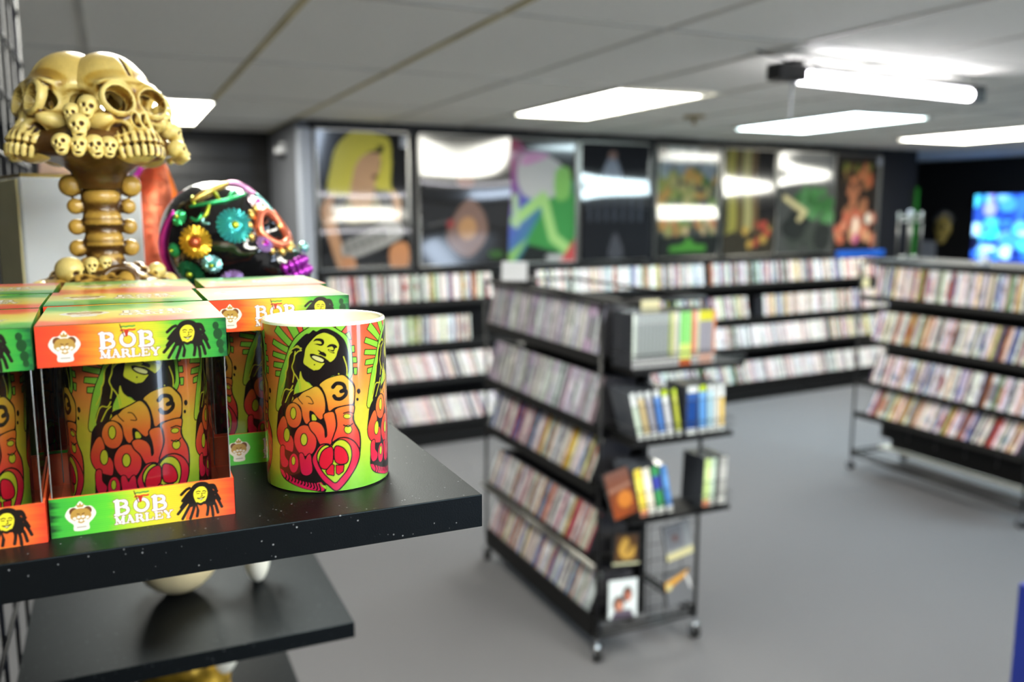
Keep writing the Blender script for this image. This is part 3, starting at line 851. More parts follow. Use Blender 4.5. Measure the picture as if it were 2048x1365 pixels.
# right rack
R1X, R1Y0, R1Y1 = 4.357, 2.9, 4.1
rows_r = [1.165, .885, .61, .395]
rr = rack('rolling_media_rack', 'black rack on casters at the right edge, full of upright disc cases', R1X, 4.85, R1Y0, R1Y1, 1.372, rows_r, True)
box_obj('top_board', -.24, .24, -.6, .6, 1.38, 1.394, M['black_soft'], rr)
box_obj('bottom_panel', -.02, .24, -.58, .58, .125, .135, M['tbar'], rr)
box_obj('lower_back_panel', .02, .03, -.58, .52, .14, .4, M['black_soft'], rr)
for k in range(5):
    tube_obj('hook', [(-.2, -.4 + k * .2, .38), (-.2, -.4 + k * .2, .3), (-.19, -.39 + k * .2, .28)], .004, M['black_metal'], rr, 6)
vd = variants(DVD_PAL, 42, t=.0165, seed=9)
RIGHT = []
for k, (z, lean) in enumerate(zip(rows_r, (0, 9, 9, 17))):
    case_row(vd, R1X, R1Y0 + .025 + .19 * math.sin(lean * D2R), R1Y1 - .1, z, lean, 8, .0165, ['top row', 'second row', 'third row', 'bottom row'][k], 'right rack', [(2.0 if nm == 'white' else 1.4 if 'grey' in nm else .8) for nm, _ in vd], seed=20 + k, out=RIGHT)

# ------------------------------------------------------------ wall shelving with its many cases (one stuff object)
def wall_unit(s0, s1, label):
    t = thing('media_shelf_unit', label, 'shelf unit', wall_pt((s0 + s1) / 2, 0, 0), WA, 'black shelving along the poster wall')
    w = (s1 - s0) / 2
    box_obj('back_panel', -w, w, -.1, -.014, .1, 1.24, M['black_soft'], t)
    box_obj('base', -w, w, -.5, -.02, 0, .1, M['black_soft'], t)
    for a in (-w, w - .02):
        box_obj('upright', a, a + .02, -.115, -.1, .1, 1.235, M['black_soft'], t)
    for z, off in WROWS:
        bm = bmesh.new()
        mt = Matrix.Translation((0, -off, z)) @ Matrix.Rotation(-7 * D2R, 4, 'X')
        bm_box(bm, -w, w, 0, off - .102, -.014, -.001, mt)
        bm_box(bm, -w, w, -.019, -.006, -.04, .003, mt)
        link('shelf', done(bm, 'shelf'), M['black_soft'], t)
WROWS = [(1.045, .295), (.735, .32), (.47, .38), (.155, .44)]
wall_unit(0, 1.42, 'black wall shelving under the blonde woman poster')
wall_unit(1.55, 3.03, 'black wall shelving behind the middle rack')
wall_unit(3.04, 4.53, 'black wall shelving right of the middle rack')
wall_unit(4.54, 6.05, 'black wall shelving at the far right end of the poster wall')
vw = variants(DVD_PAL + [('w', (248, 246, 242), (220, 214, 210))] * 8, 36, t=.015, seed=31)
vl = variants([('w', (250, 248, 250), (230, 226, 236)), ('w', (248, 240, 236), (236, 200, 190)), ('w', (252, 250, 248), (240, 240, 230)), ('g', (196, 196, 200), (140, 140, 150)), ('b', (60, 60, 66), (100, 100, 110)), ('p', (232, 196, 186), (200, 140, 130)), ('w', (240, 238, 232), (210, 200, 120))], 18, t=.015, seed=32)  # whiter palette: glare on the lower wall rows put into the case colours
bmw = bmesh.new()
colw = []
g = random.Random(44)
tmpc = {}
for vv in (vw, vl, vd):
    for nm, me in vv:
        c = np.zeros(len(me.vertices) * 4, np.float32); me.color_attributes['Col'].data.foreach_get('color', c); tmpc[me.name] = c.reshape(-1, 4)[:, :3]
segs = [(0, 0, .02, .69, 0, vw), (0, 0, .73, 1.3, 0, vw), (1, 0, .05, 1.08, 2, vw), (2, 0, .05, 1.38, -14, vl), (3, 0, .05, 1.4, -18, vl),
        (0, 0, 1.7, 3.44, -2, vw), (0, 0, 3.5, 4.3, 0, vw), (0, 0, 4.34, 5.72, -3, vw), (1, 0, 1.7, 3.0, 0, vw), (1, 0, 3.1, 3.95, -6, vw), (1, 0, 4.15, 5.95, 0, vw),
        (2, 0, 1.7, 4.95, -8, vl), (2, 0, 5.0, 5.98, -8, vw), (3, 0, 1.7, 3.9, -14, vw), (3, 0, 3.9, 5.95, -12, vl)]
for r, _, a, b, lean, var in segs:
    z, off = WROWS[r]
    s = a
    ln = lean
    while s < b:
        if g.random() < .04:
            s += g.uniform(.004, .02); ln = lean + g.uniform(-3, 3)
        nm, me = g.choice(var)
        p = wall_pt(s, off - .004 + g.uniform(-.004, 0), z + .0005)
        mt = row_matrix(p, WA, ln, 7, .015)
        n0 = len(bmw.verts)
        for v in me.vertices:
            bmw.verts.new(mt @ v.co)
        bmw.verts.ensure_lookup_table()
        for pl in me.polygons:
            bmw.faces.new([bmw.verts[n0 + i] for i in pl.vertices])
        colw.append(tmpc[me.name])
        s += .0157 / math.cos(ln * D2R)
for mt, me in RIGHT:
    n0 = len(bmw.verts)
    for v in me.vertices:
        bmw.verts.new(mt @ v.co)
    bmw.verts.ensure_lookup_table()
    for pl in me.polygons:
        bmw.faces.new([bmw.verts[n0 + i] for i in pl.vertices])
    colw.append(tmpc[me.name])
me = bpy.data.meshes.new('wall_disc_cases'); bmw.to_mesh(me); bmw.free()
set_col(me, np.concatenate(colw))
o = link('disc_case_rows', me, M['case'])
tag(o, 'long rows of disc cases filling the wall shelves and the right rack', 'disc cases')
o['kind'] = 'stuff'
o = box_obj('hanging_tag', -.045, .045, -.004, 0, -.09, 0, M['cream'], loc=wall_pt(5.5, .34, 1.03), rot=(0, .3, WA), bevel=.001); tag(o, 'white and yellow tag hanging from the top wall shelf at the right', 'tag')
M['blue_banner'] = mat('blue_banner', (30, 90, 190), .4, noise=.2, nscale=6)
o = box_obj('banner_strip', -.36, .36, -.012, 0, 0, .06, M['blue_banner'], loc=wall_pt(5.65, .12, 1.242), rot=(0, 0, WA)); tag(o, 'blue strip behind the top wall row under the last poster', 'banner')

# things on the right rack and on the far wall
wf = thing('wire_display_stand', 'empty silver wire stand on the far end of the right rack', 'stand', (4.62, 3.98, 1.395), .3)
for a in (-.075, .075):
    for b in (-.04, .04):
        tube_obj('upright', [(a, b, 0), (a, b, .3)], .007, M['brushed'], wf)
for z in (.012, .24, .27):
    tube_obj('cross_wire', [(-.075, -.04, z), (.075, -.04, z), (.075, .04, z), (-.075, .04, z)], .006, M['brushed'], wf, closed=True)
bm = bmesh.new(); bm_sphere(bm, (0, 0, .29), .024, 12, 8); link('knob', done(bm, 'knob', True), M['trim_grey'], wf)
ph = thing('card_holder', 'small grey and white card holder on the right rack top', 'card holder', (4.5, 3.36, 1.395), .9)
box_obj('base', -.05, .05, -.03, .03, 0, .008, M['trim_grey'], ph); box_obj('card', -.045, .045, 0, .004, .008, .075, M['white'], ph); box_obj('cards', -.035, .035, -.026, -.006, .008, .04, M['brushed'], ph)
cv = Canvas(1, .62, .012)
cv.px[:] = L(30, 60, 150)
g = random.Random(5)
for _ in range(80):
    cv.ell(g.uniform(0, 1), g.uniform(0, .62), g.uniform(.02, .1), g.uniform(.02, .09), L(*g.choice([(40, 90, 200), (90, 150, 230), (60, 170, 210), (150, 200, 250), (20, 40, 110), (50, 120, 220), (120, 130, 220), (40, 190, 190), (14, 20, 50)])))
cv.blur(2)
tv = thing('television', 'flat television glowing with a blue picture on the black wall', 'television', (9.745, 6.78, 1.5))
TW = 1.3
box_obj('body', -.06, 0, -TW / 2, TW / 2, -.42, .42, M['black_metal'], tv, bevel=.006)
M['screen'] = emat('television_screen', (255, 255, 255), 1.15, attr='Col')
link('screen', sheet_mesh('screen', cv, lambda u, v: (-.0615 + 0 * u, (.5 - u) * (TW - .05), (v - .5) * .79)), M['screen'], tv)
box_obj('wall_bracket', -.005, .004, -.2, .2, -.2, .2, M['black_metal'], tv)
mk = thing('skull_mask', 'pale gold skull mask hung on the black wall left of the television', 'mask', (9.745, 7.86, 1.49))
M['old_gold'] = mat('dull_gold', (200, 176, 96), .4, .2, noise=.3, nscale=30)
bm = bmesh.new(); bm_sphere(bm, (-.03, 0, 0), (.05, .12, .15), 16, 12); bm_sphere(bm, (-.05, 0, -.14), (.04, .07, .07), 12, 8); link('face', done(bm, 'face', True), M['old_gold'], mk)
for s_ in (-1, 1):
    bm = bmesh.new(); bm_sphere(bm, (-.07, s_ * .045, .01), (.02, .03, .03), 10, 8); link('eye_socket', done(bm, 'eye_socket', True), M['black_metal'], mk)
bm = bmesh.new()
for k in range(9):
    a = (k - 4) * .28
    bm_tube(bm, [(-.02, .1 * math.sin(a), .1 * math.cos(a)), (-.03, .17 * math.sin(a), .05 + .17 * math.cos(a))], [.018, .004], 6)
link('crown', done(bm, 'crown', True), M['brushed'], mk)
o = box_obj('wall_notice', -.02, 0, -.13, .13, -.12, .12, M['trim_grey'], loc=(9.748, 8.1, 1.19), bevel=.004); tag(o, 'small grey notice low on the black wall left of the skull mask', 'notice')
# dark goods hung on the slatted back wall
bk = thing('wall_cabinet', 'dark grey cabinet front on the slatted back wall at the left', 'cabinet', (.45, 7.42, 1.0))
box_obj('body', -.35, .35, -.3, 0, -.999, .55, M['black_metal'], bk); box_obj('door', -.33, .33, -.312, -.301, -.9, .5, M['grey_wall'], bk, bevel=.003)
# blue and yellow edge of a display at the bottom right of the frame
dp = thing('floor_display', 'blue box with a yellow-green side at the bottom right corner', 'display box', (2.16, 1.25, 0))
M['dblue'] = mat('deep_blue_card', (20, 40, 130), .4, noise=.05, nscale=10); M['lime'] = mat('lime_card', (190, 200, 60), .4, noise=.05, nscale=10)
box_obj('body', -.12, .12, -.1, .1, 0, .76, M['dblue'], dp, bevel=.002); box_obj('side_panel', -.1, .1, -.104, -.1, .02, .72, M['lime'], dp)
# ------------------------------------------------------------ grid wall and the near shelves
gw = thing('wire_grid_wall', 'tall black wire grid panel at the left edge holding the shelves', 'grid panel', (-.157, 1.2, 0))
for k in range(15):
    y = -.92 + k * .1272
    tube_obj('vertical_wire', [(0, y, .02), (0, y, 2.32)], .0030, M['blue_black'], gw, 6)
for k in range(23):
    z = .06 + k * .1016
    tube_obj('cross_wire', [(.006, -.93, z), (.006, .86, z)], .0028, M['blue_black'], gw, 6)
for y in (-.93, .86):
    tube_obj('edge_bar', [(0, y, 0), (0, y, 2.32)], .006, M['blue_black'], gw, 8)
SZ = 1.512
def plank(x0, x1, y0, y1, z, label, seed):
    t = thing('display_shelf', label, 'shelf', (x0, y0, z), group='black speckled display shelves')
    o = box_obj('board', 0, x1 - x0, 0, y1 - y0, -.0226, 0, M['laminate'], t, bevel=.0006)
    for y in (y1 - y0 - .06,):
        bm = bmesh.new()
        vs = [bm.verts.new(p) for p in ((.0, y, -.023), (x1 - x0 - .04, y, -.023), (x1 - x0 - .04, y, -.033), (.0, y, -.11))]
        f = bm.faces.new(vs)
        r = bmesh.ops.extrude_face_region(bm, geom=[f])
        for v in [e for e in r['geom'] if isinstance(e, bmesh.types.BMVert)]:
            v.co.y += .003
        link('bracket', done(bm, 'bracket'), M['black_metal'], t)
plank(-.15, .213, .513, 1.46, SZ, 'uppermost black speckled shelf carrying the cup and boxes', 1)
plank(-.144, .271, 1.122, 1.95, 1.13, 'black shelf below the cup shelf, two pale skulls on it', 2)
plank(-.144, .271, 1.3, 1.95, .79, 'lowest black shelf, with the gold skull, bottom left', 3)

# ------------------------------------------------------------ cups
MUG_ART = [
('g',1,0,[-412,1170,-318,1176,-253,1072,-301,1035]),
('g',1,0,[-232,1178,-142,1178,-148,1117,-209,1092]),
('g',1,0,[-66,1165,17,1164,4,1129,-75,1133]),
('g',1,0,[77,1113,132,1163,227,1167,125,1082]),
('g',1,0,[-524,1080,-481,1122,-329,1020,-361,988]),
('g',1,0,[-563,993,-545,1024,-370,979,-384,942]),
('g',1,0,[-567,913,-557,942,-401,927,-412,895]),
('g',1,0,[-562,841,-551,871,-433,871,-451,836]),
('g',1,0,[-538,781,-532,811,-462,815,-478,780]),
('g',1,0,[158,1058,203,1075,217,1026,185,1034]),
('g',1,0,[215,980,247,979,249,939,222,940]),
('g',1,0,[225,904,267,900,270,866,232,869]),
('g',1,0,[239,831,273,828,265,786,241,788]),
('g',1,1,[-541,544,-526,650,-475,786,-408,893,-357,974,-286,1049,-190,1101,-115,1128,-28,1137,30,1124,102,1089,170,1052,204,999,218,941,223,873,220,793,181,739,228,689,161,626,-140,583,-383,564]),
('k',0,1,[-451,553,-477,625,-429,715,-393,831,-366,906,-323,975,-255,1033,-191,1073,-161,1076,-124,1098,-95,1089,-58,1103,-7,1107,43,1094,101,1067,153,1025,182,967,196,898,192,818,151,781,60,793,-7,779,-59,758,-134,719,-177,748,-222,758,-268,774,-294,745,-322,699,-334,635,-383,558]),
('y',-0.75,1,[-310,976,-273,993,-243,966]),
('y',-0.75,1,[-358,951,-297,982,-238,977]),
('y',-0.75,1,[-309,925,-275,954,-239,963]),
('y',-0.75,1,[-414,802,-383,849,-369,917,-332,952]),
('y',-0.75,1,[-336,749,-320,806,-338,851,-315,897,-299,954]),
('y',-0.75,1,[-320,812,-285,774,-271,735,-265,684]),
('y',-0.75,1,[-479,602,-442,674,-411,699,-365,696,-337,726]),
('y',-0.75,1,[-427,606,-376,673,-339,698]),
('y',-0.75,1,[-364,576,-343,635,-314,682]),
('y',-0.75,1,[-460,707,-416,767,-403,825]),
('y',-0.75,1,[90,802,120,772,157,741]),
('y',-0.75,1,[141,913,169,843,167,780]),
('y',0,1,[-254,826,-237,781,-192,748,-133,722,-89,741,-6,793,-45,746,-134,702,-195,680,-244,639,-292,643,-256,707,-268,774]),
('y',0,1,[-23,1078,27,1064,70,1040,101,994,85,950,65,911,20,884,-9,900,-28,870,-99,827,-143,837,-187,858,-222,882,-210,933,-196,978,-157,1017,-104,1056,-67,1072]),
('k',0,1,[-127,1023,-104,1041,-68,1043,-36,1033,-30,1010,-48,995,-70,994,-92,1000,-120,1006,-88,1008,-55,1006,-62,1022,-98,1028]),
('k',0,1,[-9,982,10,998,39,1003,72,995,86,978,67,973,55,951,62,940,37,943,8,956,1,970,30,963,52,965,38,985]),
('y',-0.5,1,[12,961,33,952,55,951]),
('k',0,1,[-92,965,-71,963,-57,955,-36,951,-16,936,-21,920,-44,926,-66,934,-86,940,-72,949]),
('k',0,1,[-160,940,-131,942,-95,933,-59,927,-27,912,-5,894,-10,864,-26,847,-56,826,-96,818,-128,832,-84,837,-54,859,-35,878,-68,879,-111,891,-140,905,-158,922]),
('w',0,1,[-143,922,-124,928,-81,919,-42,901,-49,887,-82,892,-118,904]),
('k',0,1,[-9,897,20,882,65,908,96,949,125,914,92,831,16,789,-59,758,-103,753,-131,787,-173,821,-187,855,-143,835,-99,825,-28,867]),
('k',0,1,[-116,869,-117,867,-119,865,-122,864,-125,864,-127,865,-129,867,-130,869,-129,871,-127,873,-124,874,-121,874,-119,873,-117,871]),
('k',0,1,[-517,546,-448,599,-344,618,-332,664,-241,690,-133,725,-81,747,-22,774,60,793,136,797,190,767,246,710,243,618,228,480,290,379,285,244,223,140,98,32,28,-3,-52,60,-62,2,-166,10,-343,38,-486,81,-533,152,-514,302,-556,385,-541,474]),
('h',1,1,[-81,736,-22,768,52,785,128,789,174,762,229,709,235,648,212,587,120,586,44,577,-5,557,-18,609,-33,666,-61,713]),
('k',-2.6,1,[35,715,69,738,126,729,144,696,108,682,151,684,150,656,106,633,61,636,43,654]),
('h',1.2,1,[-344,615,-308,642,-275,655,-242,679,-179,702,-119,722,-83,705,-52,661,-40,598,-54,530,-84,502,-120,526,-149,554,-182,560,-188,526,-186,486,-221,474,-250,524,-259,576,-290,603]),
('k',-0.6,1,[-208,657,-174,651,-146,609,-191,611]),
('k',-0.6,1,[-290,666,-284,638,-246,605]),
('y',0.6,1,[-163,532,-139,532,-121,500,-159,494]),
('h',1.2,1,[-262,534,-266,497,-284,466,-314,446,-351,442,-387,453,-415,478,-428,513,-423,550,-401,582,-367,602,-330,607,-297,595,-273,569]),
('y',0.9,1,[-317,540,-321,523,-329,510,-340,502,-351,501,-361,508,-368,521,-370,537,-366,554,-358,567,-347,575,-335,576,-325,569,-319,556]),
('h',1.2,1,[-476,500,-439,506,-417,441,-464,379,-451,342,-411,349,-385,386,-355,348,-364,280,-401,277,-481,295,-535,336,-549,392,-523,448]),
('y',0.9,1,[-394,388,-398,369,-408,352,-421,343,-435,341,-447,349,-455,363,-457,382,-452,402,-442,418,-429,428,-415,429,-403,422,-396,407]),
('h',1.4,1,[-133,368,-136,322,-159,283,-196,258,-242,252,-287,266,-323,298,-342,341,-337,387,-311,428,-271,454,-224,460,-181,445,-149,412]),
('y',1,1,[-217,364,-221,348,-229,334,-241,327,-254,326,-265,333,-272,346,-274,363,-270,379,-262,393,-250,401,-237,401,-226,394,-219,381]),
('h',1.4,1,[-190,475,-144,487,-86,469,-57,428,-52,376,-29,392,-35,462,-54,525,-24,544,28,545,43,509,48,452,21,378,-11,322,-63,321,-99,337,-134,395,-177,435]),
('h',1.4,1,[51,561,127,578,220,575,224,540,208,495,223,453,268,389,278,311,257,231,186,247,148,321,87,350,19,344,36,389,65,450,60,520]),
('y',0.8,1,[194,506,190,500,180,496,167,495,152,496,139,500,130,506,127,512,130,518,140,522,153,523,168,522,181,518,190,512]),
('y',0.9,1,[198,415,194,404,184,395,171,392,156,393,143,400,134,410,131,422,135,433,144,441,158,445,173,444,186,437,195,427]),
('k',-0.8,1,[125,532,173,537,218,523]),
('k',-0.9,1,[122,452,169,438,211,454]),
('h',1,1,[-509,292,-459,303,-458,239,-420,202,-438,165,-491,159,-517,197]),
('h',1,1,[-310,199,-316,171,-331,147,-351,133,-374,131,-394,142,-407,163,-410,191,-403,220,-387,245,-366,259,-343,261,-325,249,-313,227]),
('y',0.7,1,[-343,215,-346,202,-351,192,-359,186,-367,185,-374,190,-378,200,-379,212,-376,224,-371,234,-363,240,-355,241,-348,236,-344,227]),
('h',1,1,[-296,258,-263,266,-241,226,-216,256,-189,262,-179,198,-183,140,-231,118,-278,131,-292,183]),
('h',0.6,1,[-525,143,-412,109,-306,80,-164,64,-96,69,-76,13,-166,16,-276,28,-396,58,-485,92]),
('k',-1,1,[-472,129,-451,99,-465,76]),
('k',-1,1,[-433,125,-413,94,-426,73]),
('k',-1,1,[-396,121,-378,89,-390,69]),
('k',-1,1,[-361,115,-344,83,-355,65]),
('k',-1,1,[-328,110,-311,76,-323,60]),
('k',-1,1,[-296,104,-280,69,-291,54]),
('k',-1,1,[-266,97,-250,62,-260,48]),
('k',-1,1,[-235,90,-220,54,-230,42]),
('k',-1,1,[-206,83,-191,46,-201,35]),
('k',-1,1,[-177,75,-162,37,-172,27]),
('k',-1,1,[-149,67,-134,29,-143,20]),
('k',-1,1,[-120,58,-106,19,-115,12]),
('y',0.3,1,[-111,69,-89,51,-60,44,-53,21,-68,27,-97,46]),
('h',1.5,1,[-4,316,-33,328,-92,322,-137,279,-170,227,-144,163,-87,92,-30,49,36,8,98,39,163,90,241,169,271,247,230,315,158,355,88,362,34,343]),
('y',1.3,1,[3,307,-41,322,-89,302,-123,256,-113,198,-71,138,-13,89,32,65,77,94,141,146,185,223,179,294,133,339,80,351,34,334]),
('r',1.2,1,[-105,227,-80,276,-34,303,12,300,11,216,-25,169,-77,165,-105,192]),
('r',1.2,1,[39,305,101,298,142,258,153,209,119,187,40,207]),
('r',1.1,0,[-50,146,2,190,20,181,16,115,-38,125]),
('r',1.1,0,[44,179,111,174,103,135,63,117,44,129]),
('k',0,1,[303,666,300,659,294,653,286,650,277,651,270,656,265,663,263,671,265,679,271,684,279,687,288,686,296,682,301,675]),
('k',0,1,[280,613,279,608,275,604,269,603,263,603,258,606,255,610,254,616,255,621,259,624,264,626,270,625,276,622,279,618])]

PER = 92.7
CUPR = 42.7
def cup_canvas():
    W, H = CUPR * math.tau / 4, 112.0
    cv = Canvas(W, H, .36, 3)
    bg = ramp([(0, (112, 186, 56)), (.12, (138, 194, 56)), (.3, (190, 202, 58)), (.5, (204, 190, 56)), (.62, (224, 150, 62)), (.8, (234, 112, 62)), (1, (236, 84, 58))])
    green = ramp([(0, (150, 196, 50)), (.5, (176, 206, 60)), (.7, (132, 196, 60)), (1, (138, 208, 64))])
    bub = ramp([(0, (196, 24, 84)), (.2, (206, 34, 66)), (.33, (222, 66, 54)), (.48, (226, 112, 48)), (.62, (220, 170, 58)), (1, (206, 196, 60))])
    yel = ramp([(0, (150, 196, 50)), (.3, (190, 200, 48)), (.6, (200, 200, 50)), (1, (196, 206, 56))])
    cv.px[:] = bg(cv.Y / H)
    K = L(28, 22, 22)
    C = {'g': lambda X, Y: green(Y / H), 'h': lambda X, Y: bub(Y / H), 'y': lambda X, Y: yel(Y / H), 'k': K, 'w': L(222, 220, 150), 'r': L(206, 28, 52)}
    for col, ol, sm, arr in MUG_ART:
        pts = [((a / 10 / PER + .5) * W, b / 10) for a, b in zip(arr[::2], arr[1::2])]
        if ol < 0:
            p = smooth(pts, 4, False)
            for sh in (-W, 0, W):
                cv.line([(a + sh, b) for a, b in p], -ol, C[col])
            continue
        p = smooth(pts) if sm else pts
        for sh in (-W, 0, W):
            q = [(a + sh, b) for a, b in p]
            if ol > 0:
                cv.line(q, ol * 1.3, K, True)
            cv.poly(q, C[col])
    return cv
CC = cup_canvas()
one = CC.get() * .76
class Tiled:
    def get(s):
        r = np.concatenate([one] * 4, 1)
        return np.concatenate([r, r[:, :1]], 1)
cup_print = sheet_mesh('printed_wrap', Tiled(), lambda u, v: (.0427 * np.sin((u * 4 - .5) * math.pi / 2), -.0427 * np.cos((u * 4 - .5) * math.pi / 2), .0012 + .1120 * v))
bm = bmesh.new()
n = 72
prof = [(.0, .0005), (.038, .0), (.0418, .0008), (.0425, .003), (.0425, .1135), (.0421, .1148), (.0408, .1153), (.0396, .1148), (.0391, .113), (.0388, .01), (.034, .006), (.0, .006)]
rings = []
for r, z in prof:
    rings.append([bm.verts.new((r * math.cos(k * math.tau / n), r * math.sin(k * math.tau / n), z)) for k in range(n)] if r else [bm.verts.new((0, 0, z))])
for A, B in zip(rings, rings[1:]):
    for k in range(n):
        a, b = A[k % len(A)], A[(k + 1) % len(A)]
        c, d = B[(k + 1) % len(B)], B[k % len(B)]
        bm.faces.new([v for v in dict.fromkeys((a, b, c, d))])
cup_body = done(bm, 'cup_body', True)
def cup(x, y, z, rot, label, group=None):
    t = thing('printed_cup', label, 'cup', (x, y, z), rot * D2R, group)
    link('body', cup_body, M['mug_in'], t)
    link('printed_wrap', cup_print, M['mug_print'], t)
facing = -math.degrees(math.atan2(.129, .599))
cup(.129, .599, SZ, facing + 3, 'tall printed cup reading ONE LOVE standing unboxed at the shelf corner')

# ------------------------------------------------------------ gift boxes
BW, BD, BH, TH = .102, .106, .124, .0235
RASTA = [(0, (226, 62, 40)), (.2, (230, 100, 40)), (.38, (226, 180, 50)), (.62, (196, 206, 50)), (.8, (80, 176, 60)), (1, (30, 120, 60))]
RASTA_R = [(1 - a, b) for a, b in RASTA[::-1]]
def band_canvas(rev, art=True):
    cv = Canvas(102, 23.5, .3, 3)
    stops = [(0, (24, 60, 34)), (.05, (60, 170, 60)), (.3, (90, 196, 56)), (.46, (190, 206, 50)), (.68, (226, 196, 50)), (.82, (232, 130, 50)), (1, (228, 66, 42))] if rev else \
            [(0, (224, 66, 44)), (.2, (228, 84, 42)), (.3, (226, 140, 46)), (.42, (222, 184, 50)), (.62, (190, 200, 50)), (.72, (90, 180, 60)), (.94, (50, 150, 60)), (1, (24, 90, 50))]
    f = ramp(stops)
    wob = np.sin(cv.Y * .9) * 1.4 + np.sin(cv.Y * 2.3 + cv.X * .2) * .8
    cv.px[:] = f(np.clip((cv.X + wob) / 102, 0, 1))
    st = .06 * np.sin(cv.Y * 5 + np.sin(cv.X * .07) * 3)[..., None]
    cv.px *= 1 + st
    if not rev:
        for a, b, r in ((97, 14, 2.6), (98, 8, 2.2), (96, 19, 1.8), (98.5, 4, 1.6)):
            cv.ell(a, b, r, r * 1.3, L(26, 70, 34))
    if art:
        o = 1.5 if rev else 0
        crest(cv, 14.5 + o, 11.2, 7.4)
        W, K = L(226, 222, 226), L(120, 60, 40)
        cv.px *= .88
        letters(cv, 'BOB', 32.5 + o, 9.4, 8.8, 8.2, W, .1, K, .7)
        letters(cv, 'MARLEY', 32.2 + o, 3.7, 4.8, 4.2, W, .1, K, .6)
        flag(cv, 43.5 + o, 21.3, 3.9)
        dread_man(cv, 79.5 + o * 1.6, 14.6, 4.9, L(216, 206, 50), L(26, 20, 18), L(70, 150, 60) if not rev else L(206, 96, 40))
    return cv
def plain_band(stops, w, h):
    cv = Canvas(w, h, .8, 2)
    f = ramp(stops)
    cv.px[:] = f(np.clip((cv.X + np.sin(cv.Y * .8) * 2) / w, 0, 1))
    return cv
def top_canvas(rev):
    cv = Canvas(102, 106, .7, 2)
    f = ramp([(0, (222, 66, 44)), (.18, (228, 110, 50)), (.3, (226, 196, 70)), (.62, (214, 216, 110)), (.78, (96, 186, 80)), (1, (60, 150, 66))])
    y = cv.Y / 106
    if rev:
        y = 1 - y
    cv.px[:] = f(np.clip(y + .05 * np.sin(cv.X * .06) + .02 * np.sin(cv.X * .3 + cv.Y * .2), 0, 1))
    W, K = L(236, 234, 226), L(110, 80, 50)
    crest(cv, 24, 54, 13)
    letters(cv, 'BOB', 46, 50, 11, 14, W, .1, K, 1.2)
    letters(cv, 'MARLEY', 44, 38, 6.4, 8, W, .12, K, 1.0)
    return cv
lid_front = sheet_mesh('lid_front', band_canvas(False), lambda u, v: ((u - .5) * BW, -BD / 2 - .0003 + 0 * u, BH - TH + v * TH))
tray_front = sheet_mesh('tray_front', band_canvas(True), lambda u, v: ((u - .5) * BW, -BD / 2 - .0003 + 0 * u, v * TH))
lid_side = sheet_mesh('lid_side', plain_band([(0, (24, 90, 50)), (.4, (60, 160, 70)), (1, (190, 196, 60))], 106, 23.5), lambda u, v: (BW / 2 + .0003 + 0 * u, (u - .5) * BD, BH - TH + v * TH))
tray_side = sheet_mesh('tray_side', plain_band([(0, (230, 70, 44)), (.5, (232, 110, 50)), (1, (226, 180, 60))], 106, 23.5), lambda u, v: (BW / 2 + .0003 + 0 * u, (u - .5) * BD, v * TH))
lid_tops = [sheet_mesh('lid_top', top_canvas(r), lambda u, v: ((u - .5) * BW, (v - .5) * BD, BH + .0003 + 0 * u)) for r in (False, True)]
M['card'] = mat('printed_card_edge', (96, 150, 60), .5, noise=.3, nscale=30)
M['card_o'] = mat('printed_card_edge_orange', (226, 96, 50), .5, noise=.2, nscale=30)
def open_box(z0, z1, floor_z, flip):
    bm = bmesh.new()
    t = .0012
    x, y = BW / 2, BD / 2
    bm_box(bm, -x, x, -y, -y + t, z0, z1); bm_box(bm, -x, x, y - t, y, z0, z1)
    bm_box(bm, -x, -x + t, -y + t, y - t, z0, z1); bm_box(bm, x - t, x, -y + t, y - t, z0, z1)
    bm_box(bm, -x + t, x - t, -y + t, y - t, (z1 - t) if flip else z0, z1 if flip else z0 + t)
    return done(bm, 'card_shell')
lid_me, tray_me = open_box(BH - TH, BH, 0, True), open_box(0, TH, 0, False)
bm = bmesh.new()
X, Y = BW / 2 - .0016, BD / 2 - .0016
for a, b in (((-X, -Y), (X, -Y)), ((X, -Y), (X, Y)), ((X, Y), (-X, Y)), ((-X, Y), (-X, -Y))):
    bm.faces.new([bm.verts.new((a[0], a[1], .002)), bm.verts.new((b[0], b[1], .002)), bm.verts.new((b[0], b[1], BH - .003)), bm.verts.new((a[0], a[1], BH - .003))])
sleeve_me = bpy.data.meshes.new('clear_sleeve'); bm.to_mesh(sleeve_me); bm.free()
bm = bmesh.new()
bm_tube(bm, [(0, 0, .003), (0, 0, BH - .004)], .00035, 5)
M['edge'] = mat('plastic_fold', (120, 122, 122), .2, coat=1.0)
fold_me = done(bm, 'sleeve_fold')
def gift_box(x0, y0, rz, rev, label):
    x, y = x0 + BW / 2, y0 + BD / 2
    t = thing('gift_box', label, 'gift box', (x, y, SZ), rz * D2R, 'boxed cups on the top shelf')
    lid = link('lid', lid_me, M['card'], t)
    tray = link('tray', tray_me, M['card_o'], t)
    link('lid_front', lid_front, M['print'], lid); link('lid_side', lid_side, M['print'], lid); link('lid_top', lid_tops[rev], M['print'], lid)
    link('tray_front', tray_front, M['print'], tray); link('tray_side', tray_side, M['print'], tray)
    sl = link('clear_sleeve', sleeve_me, M['acrylic'], t)
    for a, b in ((-X, -Y), (X, -Y), (X, Y), (-X, Y)):
        link('sleeve_fold', fold_me, M['edge'], sl, (a, b, 0))
    return x, y
